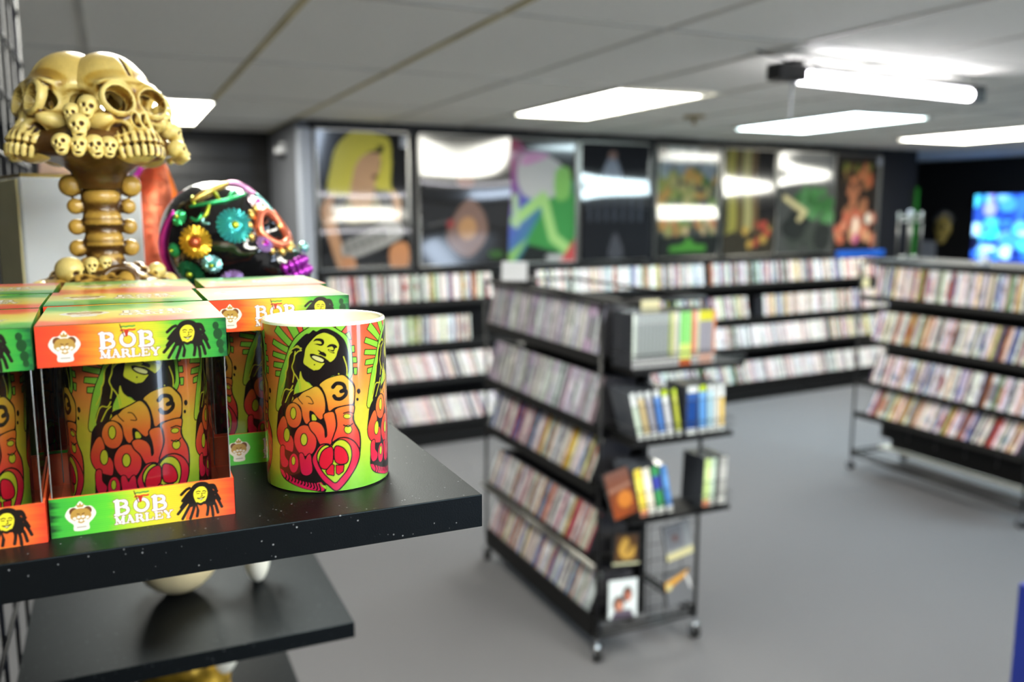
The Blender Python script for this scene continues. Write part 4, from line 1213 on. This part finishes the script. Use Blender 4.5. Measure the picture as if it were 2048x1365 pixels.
for x0, y0, rz, rev, pos, rot in ((-.0445, .5435, 0, 0, 'front one left of the loose cup', 12), (-.0475, .6575, 0, 1, 'second back in the middle line', 20), (-.0435, .7645, 0, 0, 'rearmost in the middle line', 15),
                                  (-.1495, .538, 1.5, 1, 'front one at the left edge', 40), (-.1515, .65, 0, 0, 'second back at the left edge', 30), (-.15, .765, 0, 1, 'rearmost at the left edge', 10),
                                  (.058, .6515, 0, 1, 'right behind the loose cup', 14), (.066, .7645, 0, 0, 'rear right before the flowered skull', 18)):
    x, y = gift_box(x0, y0, rz, rev, 'red, yellow and green BOB MARLEY box, ' + pos)
    cup(x, y, SZ + .0013, rot, 'printed ONE LOVE cup inside the box ' + pos, 'cups inside their boxes')

# ------------------------------------------------------------ carved shapes: distance fields turned into smooth meshes
def grid3(lo, hi, h):
    ax = [np.arange(a, b + h, h, dtype=np.float32) for a, b in zip(lo, hi)]
    return ax, np.meshgrid(*ax, indexing='ij', sparse=True)
def ell3(G, c, r):
    p = [(G[i] - c[i]) for i in range(3)]
    k0 = np.sqrt(sum((p[i] / r[i]) ** 2 for i in range(3))) + 1e-6
    k1 = np.sqrt(sum((p[i] / r[i] ** 2) ** 2 for i in range(3))) + 1e-9
    return k0 * (k0 - 1) / k1
def cap3(G, a, b, ra, rb=None):
    rb = ra if rb is None else rb
    d = [b[i] - a[i] for i in range(3)]
    LL = sum(v * v for v in d)
    t = np.clip(sum((G[i] - a[i]) * d[i] for i in range(3)) / LL, 0, 1)
    return np.sqrt(sum((G[i] - a[i] - t * d[i]) ** 2 for i in range(3))) - (ra + (rb - ra) * t)
def smin(a, b, k):
    h = np.clip(.5 + .5 * (b - a) / k, 0, 1)
    return b + (a - b) * h - k * h * (1 - h)
def smax(a, b, k):
    return -smin(-a, -b, k)
def surfnet(name, f, ax, paint=None):
    ins = f < 0
    nx, ny, nz = f.shape
    cnt = np.zeros((nx - 1, ny - 1, nz - 1), np.int8)
    off = [(i, j, k) for i in (0, 1) for j in (0, 1) for k in (0, 1)]
    for i, j, k in off:
        cnt += ins[i:nx - 1 + i, j:ny - 1 + j, k:nz - 1 + k]
    I, J, K = np.nonzero((cnt > 0) & (cnt < 8))
    idx = -np.ones(cnt.shape, np.int32)
    idx[I, J, K] = np.arange(len(I))
    acc = np.zeros((len(I), 3)); num = np.zeros(len(I))
    for a in off:
        for d in range(3):
            if a[d] == 1:
                continue
            b = list(a); b[d] = 1
            fa = f[I + a[0], J + a[1], K + a[2]]; fb = f[I + b[0], J + b[1], K + b[2]]
            m = (fa < 0) != (fb < 0)
            t = np.where(m, fa / (fa - fb + 1e-12), 0)
            p = np.array(a, float)[None, :].repeat(len(I), 0)
            p[:, d] += t
            acc[m] += p[m]; num[m] += 1
    P = np.stack([I, J, K], -1) + acc / num[:, None]
    h = ax[0][1] - ax[0][0]
    co = P * h + np.array([ax[0][0], ax[1][0], ax[2][0]])
    quads = []
    for d in range(3):
        e = [0, 0, 0]; e[d] = 1
        A = ins[:nx - e[0], :ny - e[1], :nz - e[2]]; B = ins[e[0]:, e[1]:, e[2]:]
        i, j, k = np.nonzero(A != B)
        q = np.stack([i, j, k], -1)
        u, v = [(1, 2), (2, 0), (0, 1)][d]
        ok = (q[:, u] > 0) & (q[:, v] > 0) & (q[:, u] < f.shape[u] - 1) & (q[:, v] < f.shape[v] - 1)
        q = q[ok]
        s = A[i, j, k][ok]
        U = np.zeros(3, int); U[u] = 1
        V = np.zeros(3, int); V[v] = 1
        g_ = lambda r: idx[r[:, 0], r[:, 1], r[:, 2]]
        F = np.stack([g_(q), g_(q - U), g_(q - U - V), g_(q - V)], -1)
        F[~s] = F[~s][:, ::-1]
        quads.append(F)
    F = np.concatenate(quads)
    F = F[(F >= 0).all(1)]
    me = bpy.data.meshes.new(name)
    me.vertices.add(len(co)); me.vertices.foreach_set('co', co.astype(np.float32).ravel())
    me.loops.add(F.size); me.loops.foreach_set('vertex_index', F.astype(np.int32).ravel())
    me.polygons.add(len(F)); me.polygons.foreach_set('loop_start', np.arange(0, F.size, 4, dtype=np.int32))
    me.polygons.foreach_set('use_smooth', np.ones(len(F), bool))
    me.update(calc_edges=True)
    me.flip_normals() if False else None
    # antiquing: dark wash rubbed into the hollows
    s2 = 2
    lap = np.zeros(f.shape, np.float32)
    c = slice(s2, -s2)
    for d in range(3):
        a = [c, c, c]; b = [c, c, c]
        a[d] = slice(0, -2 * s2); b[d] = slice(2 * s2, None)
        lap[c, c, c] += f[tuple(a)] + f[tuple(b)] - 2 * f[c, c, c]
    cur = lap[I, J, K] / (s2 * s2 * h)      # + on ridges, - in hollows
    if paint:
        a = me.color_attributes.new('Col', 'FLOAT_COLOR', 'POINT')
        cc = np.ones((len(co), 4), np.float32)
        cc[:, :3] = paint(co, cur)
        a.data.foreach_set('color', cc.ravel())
    return me
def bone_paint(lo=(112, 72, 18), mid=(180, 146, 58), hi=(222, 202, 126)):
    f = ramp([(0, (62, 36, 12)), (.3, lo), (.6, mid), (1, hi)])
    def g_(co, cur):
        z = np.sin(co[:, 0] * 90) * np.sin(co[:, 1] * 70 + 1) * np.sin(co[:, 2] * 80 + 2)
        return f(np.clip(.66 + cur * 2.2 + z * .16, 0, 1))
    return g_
mm = .001
def skull_mesh():
    ax, G = grid3((-.045, -.052, -.004), (.045, .034, .11), .00115)
    E = lambda c, r: ell3(G, [v * mm for v in c], [v * mm for v in r])
    f = E((0, 4, 74), (37, 37, 36))
    f = smin(f, E((0, -8, 42), (31, 27, 30)), .012)
    f = smin(f, E((0, -20, 18), (24, 20, 20)), .008)
    for s in (-1, 1):
        f = smin(f, E((s * 27, -14, 37), (11, 17, 8)), .005)
        f = smin(f, E((s * 16, -27, 69), (15, 8, 4)), .009)
        f = smax(f, -E((s * 34, -2, 57), (8, 14, 12)), .006)
    inner = E((0, 14, 68), (31, 38, 31))
    inner = smin(inner, E((0, 6, 30), (19, 22, 30)), .004)
    for s in (-1, 1):
        f = smax(f, -E((s * 17.5, -34, 53), (15, 24, 13)), .0025)
        ring = np.abs(E((s * 17.5, -33, 53), (16, 16, 14))) - .0016
        f = smin(f, np.maximum(ring, E((s * 17.5, -31, 54), (18, 8, 17))), .003)
        f = smax(f, -E((s * 4.6, -42, 34), (4.2, 15, 8.5)), .0015)
        f = smax(f, -E((s * 19, -27, 27), (6, 12, 6)), .003)
    f = smax(f, -cap3(G, (.0, -.034, .078), (.0, -.020, .106), .0012), .002)
    for a_, b_ in ((-3, -10), (3, 10), (-1, 3)):
        f = smax(f, -cap3(G, (a_ * mm, -.038, .068), (b_ * mm * .6, -.036, .080), .001), .001)
    f = smax(f, -E((0, -34, 11), (25, 22, 1.3)), .001)
    for i in range(-4, 5):
        a = i * .30
        x, y = 23 * math.sin(a) * mm, (-20 - 19.5 * math.cos(a)) * mm
        f = smin(f, cap3(G, (x, y, .0148), (x * .93, y + .001, .020), .0029, .0025), .0009)
        f = smin(f, cap3(G, (x, y, .0082), (x * .95, y + .001, .002), .0029, .0027), .0009)
        f = smin(f, cap3(G, (x * .93, y + .002, .021), (x * .8, y + .006, .028), .0016, .0006), .003)
    f = smax(f, -inner, .002)
    f = np.maximum(f, G[1] - .031)
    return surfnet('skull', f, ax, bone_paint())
def small_skull_mesh():
    ax, G = grid3((-.013, -.013, -.013), (.013, .013, .013), .0009)
    E = lambda c, r: ell3(G, [v * mm for v in c], [v * mm for v in r])
    f = smin(E((0, 1, 3), (8.5, 9, 8)), E((0, -3, -5), (5.5, 5, 6)), .003)
    for s in (-1, 1):
        f = smax(f, -E((s * 3.2, -8, .5), (2.2, 4, 2.2)), .001)
    f = smax(f, -E((0, -9, -3.5), (1.3, 3, 1.8)), .001)
    f = smax(f, -E((0, -8, -8), (4, 5, .7)), .001)
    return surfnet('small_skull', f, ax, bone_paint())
SK, SS = skull_mesh(), small_skull_mesh()
GX, GY, RZ = -.0105, .958, 1.7555        # axis of the goblet and height of the rim
gob = thing('skull_goblet', 'tall bone-coloured resin goblet topped by a ring of skulls on a vertebra stem', 'goblet', (GX, GY, SZ))
base_az = -math.degrees(math.atan2(GX, GY))
for k, az in enumerate((31, -72, 122, 214)):
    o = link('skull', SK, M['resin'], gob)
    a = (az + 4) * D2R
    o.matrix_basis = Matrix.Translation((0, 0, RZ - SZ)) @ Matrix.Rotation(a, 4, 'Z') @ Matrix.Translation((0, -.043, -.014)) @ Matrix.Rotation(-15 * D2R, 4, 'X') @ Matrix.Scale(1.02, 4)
    for q, (da, z, r, sc) in enumerate(((-62, .007, .078, 1.05), (-52, .006, .074, 1.0), (-42, .006, .071, 1.1), (-33, .006, .071, 1.0), (-50, .024, .070, 1.15), (-44, .042, .061, 1.1), (-56, .036, .064, .9))):
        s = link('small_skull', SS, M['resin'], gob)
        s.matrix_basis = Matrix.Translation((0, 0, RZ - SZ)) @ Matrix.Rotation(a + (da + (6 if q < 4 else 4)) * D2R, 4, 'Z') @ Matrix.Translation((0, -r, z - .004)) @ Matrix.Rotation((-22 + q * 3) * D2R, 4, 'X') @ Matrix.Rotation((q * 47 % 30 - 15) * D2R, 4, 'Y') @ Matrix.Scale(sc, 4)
def lathe_part(name, prof, m, parent, n=40, loc=(0, 0, 0)):
    bm = bmesh.new(); bm_lathe(bm, prof, n)
    return link(name, done(bm, name, True), m, parent, loc)
M['resin_dark'] = mat('brown_antiqued_resin', (84, 56, 22), .32, coat=.25, noise=.4, nscale=45, bump=.3, bscale=160)
lathe_part('bowl', [(.050, .03), (.066, .012), (.070, .002), (.069, -.002), (.050, -.006), (.034, -.011), (.026, -.018), (.0222, -.026), (.0205, -.034)], M['resin_dark'], gob, loc=(0, 0, RZ - SZ))
def stem_mesh():
    ax, G = grid3((-.085, -.085, -.256), (.085, .085, -.020), .0017)
    X, Y, Z = G
    r = np.sqrt(X * X + Y * Y)
    rad = .0165 + .0015 * np.cos(Z * 300) + .002 * np.exp(-((Z + .068) / .002) ** 2) + .002 * np.exp(-((Z + .089) / .002) ** 2)
    f = np.maximum(r - rad, np.maximum(-Z - .125, Z + .022))
    for z, rr, d in ((-.031, .0108, .0265), (-.051, .0078, .0235), (-.071, .0080, .0235), (-.092, .0086, .0235)):
        for s in (-1, 1):
            f = smin(f, ell3(G, (s * d, -.002, z), (rr, rr * .8, rr)), .003)
            f = smin(f, cap3(G, (s * .012, 0, z + .001), (s * d, 0, z), .005), .003)
    R = .030 + .048 * np.clip((-Z - .108) / .03, 0, 1) ** .8 + .002 * np.clip((-Z - .14) / .1, 0, 1)
    rs = np.random.RandomState(4)
    nz = 0
    for amp, n_ in ((.012, 14), (.006, 30)):
        lo = rs.rand(n_, n_, n_).astype(np.float32) - .5
        for d in range(3):
            t = np.linspace(0, n_ - 1.001, len(ax[d])); i0 = t.astype(int); fr = (t - i0)
            shp = [1, 1, 1]; shp[d] = -1
            fr = (fr * fr * (3 - 2 * fr)).reshape(shp)
            lo = np.take(lo, i0, d) * (1 - fr) + np.take(lo, i0 + 1, d) * fr
        nz = nz + lo * amp
    f = smin(f, np.maximum((r - R) * .8, Z + .104 + .25 * r) + nz, .006)
    return surfnet('stem', np.maximum(f, -Z - .2430 + 0 * r), ax, bone_paint((56, 34, 10), (96, 64, 20), (176, 140, 62)))  # darker than the skulls: the stem's shadowed look is put into its paint
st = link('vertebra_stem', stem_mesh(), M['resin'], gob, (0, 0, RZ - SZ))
def put_small(px, z, y, sc, rz, rx=0, nm='small_skull'):
    s = link(nm, SS, M['resin'], gob)
    s.matrix_basis = Matrix.Translation((0, 0, RZ - SZ)) @ Matrix.Translation((px, y, z)) @ Matrix.Rotation(rz * D2R, 4, 'Z') @ Matrix.Rotation(rx * D2R, 4, 'X') @ Matrix.Scale(sc, 4)
put_small(-.030, -.116, -.030, 1.55, 50); put_small(-.058, -.136, -.02, 1.3, -30, 10); put_small(.046, -.118, -.012, 1.0, -40); put_small(-.012, -.108, -.034, .8, 0); put_small(.0, -.106, -.035, .7, 20)
put_small(-.075, -.15, -.01, 1.3, -60, 10); put_small(.058, -.13, .0, 1.1, 60)
tube_obj('bone_ring', smooth([(.0 + .0145 * math.cos(a) + .012, -.043 + .004 * math.sin(a), -.122 + .0115 * math.sin(a)) for a in [k * math.tau / 10 for k in range(10)]], 3), .0042, M['resin_dark'], gob, 8, True, (0, 0, RZ - SZ))
tube_obj('bone', smooth([(.018, -.052, -.130), (.035, -.05, -.135), (.052, -.046, -.139), (.066, -.04, -.142)], 3, False), [.006, .005, .004, .0035, .0032, .0032, .0032, .004, .0052, .006], M['resin_dark'], gob, 8, False, (0, 0, RZ - SZ))

# ------------------------------------------------------------ flowered skull
def sugar_mesh():
    ax, G = grid3((-.060, -.068, -.012), (.060, .085, .115), .0018)
    E = lambda c, r: ell3(G, [v * mm for v in c], [v * mm for v in r])
    f = E((0, 7, 60), (52, 53, 54))
    f = smin(f, E((0, -24, 34), (34, 28, 34)), .014)
    f = smin(f, E((0, -36, 12), (27, 24, 18)), .010)
    f = smin(f, E((0, -42, -2), (22, 18, 10)), .006)
    for s in (-1, 1):
        f = smin(f, E((s * 32, -18, 36), (11, 18, 10)), .008)
        f = smax(f, -E((s * 18, -52, 49), (12.5, 20, 14)), .003)
        f = smax(f, -E((s * 4, -64, 29), (3.6, 12, 7)), .002)
    f = smax(f, -E((0, -52, 5), (30, 22, 1.6)), .002)
    return surfnet('cranium', np.maximum(f, -G[2] - .009 + 0 * G[0]), ax, None)
SGX, SGY, SGZ = .139, 1.02, SZ + .095
M['gloss_black'] = mat('glossy_black_enamel', (16, 16, 18), .12, coat=1.0, noise=.05, nscale=30)
ris = box_obj('display_riser', -.055, .055, -.06, .06, 0, .0865, M['black_soft'], loc=(SGX - .01, SGY - .0, SZ), bevel=.003)
tag(ris, 'low black block under the flowered skull, hidden behind the boxes', 'display block')
sg = thing('flowered_skull', 'glossy black skull covered in metallic flowers, facing right', 'skull', (SGX, SGY, SGZ), 74 * D2R)
sg.scale = (1.18, 1.18, 1.18)
sg.rotation_euler = (-22 * D2R, 0, 74 * D2R)
sug_me = sugar_mesh()
cr = link('cranium', sug_me, M['gloss_black'], sg)
from mathutils.bvhtree import BVHTree
bv = BVHTree.FromPolygons([v.co for v in sug_me.vertices], [p.vertices for p in sug_me.polygons])
def metal(name, rgb, rough=.28):
    return mat(name, rgb, rough, .75, noise=.12, nscale=80)
FM = {k: metal('metallic_' + k, c) for k, c in {'teal': (70, 190, 190), 'silver_teal': (150, 215, 215), 'orange': (214, 106, 52), 'yellow': (236, 190, 60), 'green': (60, 190, 120), 'dark_green': (30, 120, 90), 'lime': (186, 206, 60), 'pink': (240, 170, 220), 'white_pink': (250, 226, 240), 'purple': (160, 50, 170), 'violet': (130, 60, 180), 'lilac': (200, 160, 230), 'coral': (236, 130, 100), 'magenta': (206, 60, 180), 'gold': (236, 200, 110)}.items()}
def on_skull(dirv, c=(0, .012, .05)):
    c = Vector(c)
    d = Vector(dirv).normalized()
    h = bv.ray_cast(c + d * .2, -d)
    return (h[0], h[1]) if h[0] is not None else (c + d * .05, d)
def flower(dirv, r, petal, inner, core, n=16):
    p, nrm = on_skull(dirv)
    rot = nrm.to_track_quat('Z', 'Y').to_matrix().to_4x4()
    mt = Matrix.Translation(p) @ rot
    bm = bmesh.new()
    for ring, (rr, zz, wd) in enumerate(((r, .0012, .42), (r * .78, .0024, .5))):
        for k in range(n):
            a = (k + ring * .5) * math.tau / n
            m2 = mt @ Matrix.Rotation(a, 4, 'Z')
            w = rr * math.tau / n * wd
            pts = [(rr * .2, 0, zz), (rr * .6, -w, zz + .0006), (rr * .94, -w * .85, zz - .0004), (rr, 0, zz + .0002), (rr * .94, w * .85, zz - .0004), (rr * .6, w, zz + .0006)]
            vs = [bm.verts.new(m2 @ Vector(q)) for q in pts]
            ctr = bm.verts.new(m2 @ Vector((rr * .66, 0, zz + .0018)))
            for i in range(6):
                bm.faces.new((vs[i], vs[(i + 1) % 6], ctr))
    o = link('flower', done(bm, 'flower'), FM[petal], cr)
    bm = bmesh.new(); bm_sphere(bm, (0, 0, .002), (r * .5, r * .5, .0022), 14, 6)
    for v in bm.verts: v.co = mt @ v.co
    link('flower_disc', done(bm, 'flower_disc', True), FM[inner], cr)
    bm = bmesh.new(); bm_sphere(bm, (0, 0, .0035), (r * .24, r * .24, .003), 12, 6)
    for v in bm.verts: v.co = mt @ v.co
    link('flower_heart', done(bm, 'flower_heart', True), FM[core], cr)
flower((-0.811, -0.535, 0.237), 0.0166, 'teal', 'teal', 'lime', 22)
flower((-0.965, 0.106, 0.238), 0.0152, 'yellow', 'orange', 'coral', 20)
flower((-0.731, 0.197, 0.653), 0.0078, 'green', 'green', 'lime', 12)
flower((-0.301, -0.853, 0.427), 0.0092, 'white_pink', 'white_pink', 'magenta', 12)
flower((-0.610, -0.769, -0.193), 0.0087, 'lilac', 'purple', 'magenta', 14)
flower((-0.836, 0.499, -0.228), 0.0138, 'dark_green', 'dark_green', 'lime', 16)
flower((-0.975, 0.037, -0.218), 0.0092, 'silver_teal', 'teal', 'lime', 14)
flower((-0.800, 0.540, 0.262), 0.0069, 'green', 'green', 'lime', 10)
flower((-0.773, -0.141, -0.619), 0.0110, 'lilac', 'violet', 'purple', 14)
flower((-0.014, -0.542, -0.841), 0.0083, 'lilac', 'lilac', 'purple', 12)
def strip(dirs, r, m, nm):
    pts = []
    for d in smooth(dirs, 4, False):
        p, nn = on_skull(d); pts.append(p + nn * r * .5)
    tube_obj(nm, pts, [r * (.5 + .5 * math.sin(math.pi * (i + .8) / (len(pts) + .6))) for i in range(len(pts))], FM[m], cr, 6)
strip([(-0.618, 0.229, 0.752), (-0.599, 0.587, 0.544), (-0.495, 0.852, 0.172), (-0.236, 0.948, -0.213)], 0.0035, 'magenta', 'edge_band')
strip([(-0.633, -0.068, 0.771), (-0.506, -0.336, 0.794), (-0.217, -0.555, 0.803)], 0.0030, 'gold', 'edge_band')
strip([(-0.192, -0.553, 0.811), (0.034, -0.711, 0.703), (0.052, -0.826, 0.561)], 0.0032, 'pink', 'edge_band')
strip([(0.052, -0.826, 0.561), (0.073, -0.925, 0.373), (0.087, -0.977, 0.192)], 0.0030, 'silver_teal', 'edge_band')
strip([(-0.688, -0.012, 0.726), (-0.692, -0.304, 0.655), (-0.561, -0.571, 0.599), (-0.289, -0.752, 0.592)], 0.0020, 'green', 'vine')
strip([(-0.692, -0.304, 0.655), (-0.815, -0.205, 0.541), (-0.853, -0.096, 0.512)], 0.0018, 'lime', 'vine')
strip([(-0.803, -0.161, 0.574), (-0.856, -0.054, 0.514), (-0.806, 0.025, 0.591)], 0.0018, 'green', 'vine')
strip([(-0.643, -0.441, 0.626), (-0.502, -0.387, 0.773)], 0.0020, 'lime', 'vine')
strip([(-0.578, -0.540, 0.612), (-0.334, -0.643, 0.689)], 0.0020, 'green', 'vine')
strip([(-0.693, -0.090, 0.715), (-0.550, -0.085, 0.831)], 0.0020, 'lime', 'vine')
strip([(-0.791, -0.217, 0.573), (-0.877, -0.118, 0.465), (-0.890, -0.217, 0.402)], 0.0016, 'silver_teal', 'vine')
for s in (-1, 1):
    c = Vector((s * .018, -.050, .049))
    pts = []
    for k in range(16):
        a = k * math.tau / 16
        h = bv.ray_cast(Vector((c.x + .0155 * math.cos(a), -.2, c.z + .0175 * math.sin(a))), Vector((0, 1, 0)))
        if h[0] is not None: pts.append(h[0] + h[1] * .001)
    tube_obj('eye_rim', pts, .0042, FM['coral'], cr, 8, True)
    bm = bmesh.new()
    for k in range(14):
        a = k * math.tau / 14
        h = bv.ray_cast(Vector((c.x + .0215 * math.cos(a), -.2, c.z + .0235 * math.sin(a))), Vector((0, 1, 0)))
        if h[0] is not None: bm_sphere(bm, tuple(h[0]), (.0048, .003, .0048), 8, 6)
    link('eye_petals', done(bm, 'eye_petals', True), FM['gold'], cr)
for row, z in enumerate((.011, .001)):
    for k in range(-5, 6):
        a = k * .27
        bm = bmesh.new(); bm_sphere(bm, (.027 * math.sin(a), -.036 - .023 * math.cos(a), z), (.0042, .0042, .0052), 10, 8)
        link('tooth', done(bm, 'tooth', True), FM['purple'], cr)
bm = bmesh.new(); bm_sphere(bm, (0, -.063, .022), (.012, .005, .006), 12, 8); link('nose_leaf', done(bm, 'nose_leaf', True), FM['silver_teal'], cr)

# ------------------------------------------------------------ white cube, copper ornament and what stands behind
wc = thing('white_box', 'plain white box with a cream side behind the skull goblet', 'box', (-.05, 1.205, SZ), 15 * D2R)
box_obj('body', -.066, .066, -.07, .07, 0, .226, mat('white_box_card', (222, 232, 244), .45, noise=.02, nscale=10), wc, bevel=.003)
box_obj('cream_edge', -.0685, -.066, -.068, .068, .002, .224, M['cream'], wc, bevel=.0008)
box_obj('lid_edge', -.063, .063, -.066, .066, .226, .230, M['brass'], wc)
co = thing('copper_ornament', 'curled copper and orange metallic leaf on a black rocky base', 'ornament', (.056, 1.34, SZ))
co.scale = (1.15, 1.0, 1.08)
M['copper'] = mat('hammered_copper', (206, 116, 84), .3, .8, noise=.3, nscale=45, bump=.8, bscale=90)
M['amber'] = mat('amber_metal', (206, 110, 16), .35, .5, noise=.25, nscale=20)
def leaf(name, spine, wid, m, bulge, parent, rot=0):
    bm = bmesh.new(); rows_ = []
    S = smooth(spine, 5, False)
    for i, p in enumerate(S):
        t = i / (len(S) - 1)
        w = np.interp(t, [a for a, _ in wid], [b for _, b in wid])
        rows_.append([bm.verts.new((p[0] + w * math.cos(a) * .5, p[1] - bulge * w * math.sin(a), p[2])) for a in [math.pi * k / 10 for k in range(11)]])
    for A, B in zip(rows_, rows_[1:]):
        for k in range(10):
            bm.faces.new((A[k], A[k + 1], B[k + 1], B[k]))
    r = bmesh.ops.solidify(bm, geom=bm.faces[:], thickness=.0015)
    return link(name, done(bm, name, True), m, parent)
leaf('copper_leaf', [(0, 0, .06), (-.006, 0, .1), (-.012, 0, .15), (-.006, 0, .2), (.006, 0, .245)], [(0, .03), (.25, .058), (.5, .062), (.75, .05), (1, .006)], M['copper'], .5, co)
leaf('amber_leaf', [(.014, .012, .06), (.022, .012, .11), (.02, .012, .17), (.012, .012, .235)], [(0, .02), (.3, .034), (.7, .024), (1, .004)], M['amber'], .3, co)
tube_obj('rim', [(-.03, -.012, .205), (-.012, -.012, .235), (.006, -.004, .25), (.012, -.004, .262)], .0035, FM['magenta'], co)
bm = bmesh.new()
g = random.Random(3)
for k in range(16):
    a = g.uniform(0, 6.28); r = g.uniform(.0, .03)
    bm_sphere(bm, (r * math.cos(a), r * math.sin(a), g.uniform(.02, .055)), (g.uniform(.01, .018),) * 3, 7, 5)
bm_lathe(bm, [(.046, 0), (.044, .02), (.034, .05)], 14)
link('rocky_base', done(bm, 'rocky_base'), mat('black_glitter_rock', (24, 26, 28), .2, .3, noise=.6, nscale=90, bump=1, bscale=200), co)
pk = box_obj('printed_tin', -.05, .05, -.02, .02, .0, .02, FM['white_pink'], loc=(-.03, 1.21, SZ + .2305), bevel=.003)
tag(pk, 'small pink and white printed tin lying on the white box', 'tin')
# skulls on the lower shelves
def heap(name, label, cat, p, m, parts):
    t = thing(name, label, cat, p)
    for nm, mm_, sph in parts:
        bm = bmesh.new()
        for c, r in sph: bm_sphere(bm, c, r, 20, 14)
        link(nm, done(bm, nm, True), mm_ or m, t)
    return t
M['bone'] = mat('pale_bone', (214, 200, 160), .4, noise=.12, nscale=20)
M['bone_w'] = mat('white_bone', (232, 232, 222), .4, noise=.08, nscale=20)
heap('animal_skull', 'cream animal skull resting on the second shelf, left of the white one', 'skull', (.055, 1.33, 1.13), M['bone'], [('cranium', None, [((0, 0, .058), (.06, .055, .058))]), ('jaw_knob', None, [((.062, -.01, .075), (.016, .014, .012)), ((.05, -.008, .066), (.022, .014, .012))]), ('muzzle', None, [((-.02, -.01, .12), (.045, .04, .05))])])
heap('animal_skull', 'white pointed animal skull on the second shelf below the loose cup', 'skull', (.168, 1.32, 1.13), M['bone_w'], [('snout', None, [((0, 0, .045), (.02, .028, .046)), ((.012, 0, .07), (.034, .03, .03)), ((-.01, 0, .08), (.03, .03, .03))]), ('cranium', None, [((.01, .01, .13), (.04, .045, .06))])])
go = thing('gold_skull', 'gold skull with a white jaw on the lowest shelf at the bottom edge', 'skull', (.055, 1.64, .79), 70 * D2R)
o = link('cranium', sug_me.copy(), None, go, (0, 0, .014))
o.data.materials.clear(); o.data.materials.append(mat('mottled_gold', (190, 152, 52), .35, .7, noise=.6, nscale=60))
o.scale = (1.62, 1.62, 1.62)
bm = bmesh.new()
for k in range(7):
    bm_sphere(bm, (-.03 + k * .01, -.108 + .004 * abs(k - 3), .178 + .003 * (k % 2)), (.007, .014, .016), 10, 8)
bm_sphere(bm, (0, -.1, .14), (.034, .03, .04), 14, 10); bm_sphere(bm, (0, -.085, .09), (.03, .03, .05), 14, 10)
link('jaw', done(bm, 'jaw', True), M['bone_w'], go)
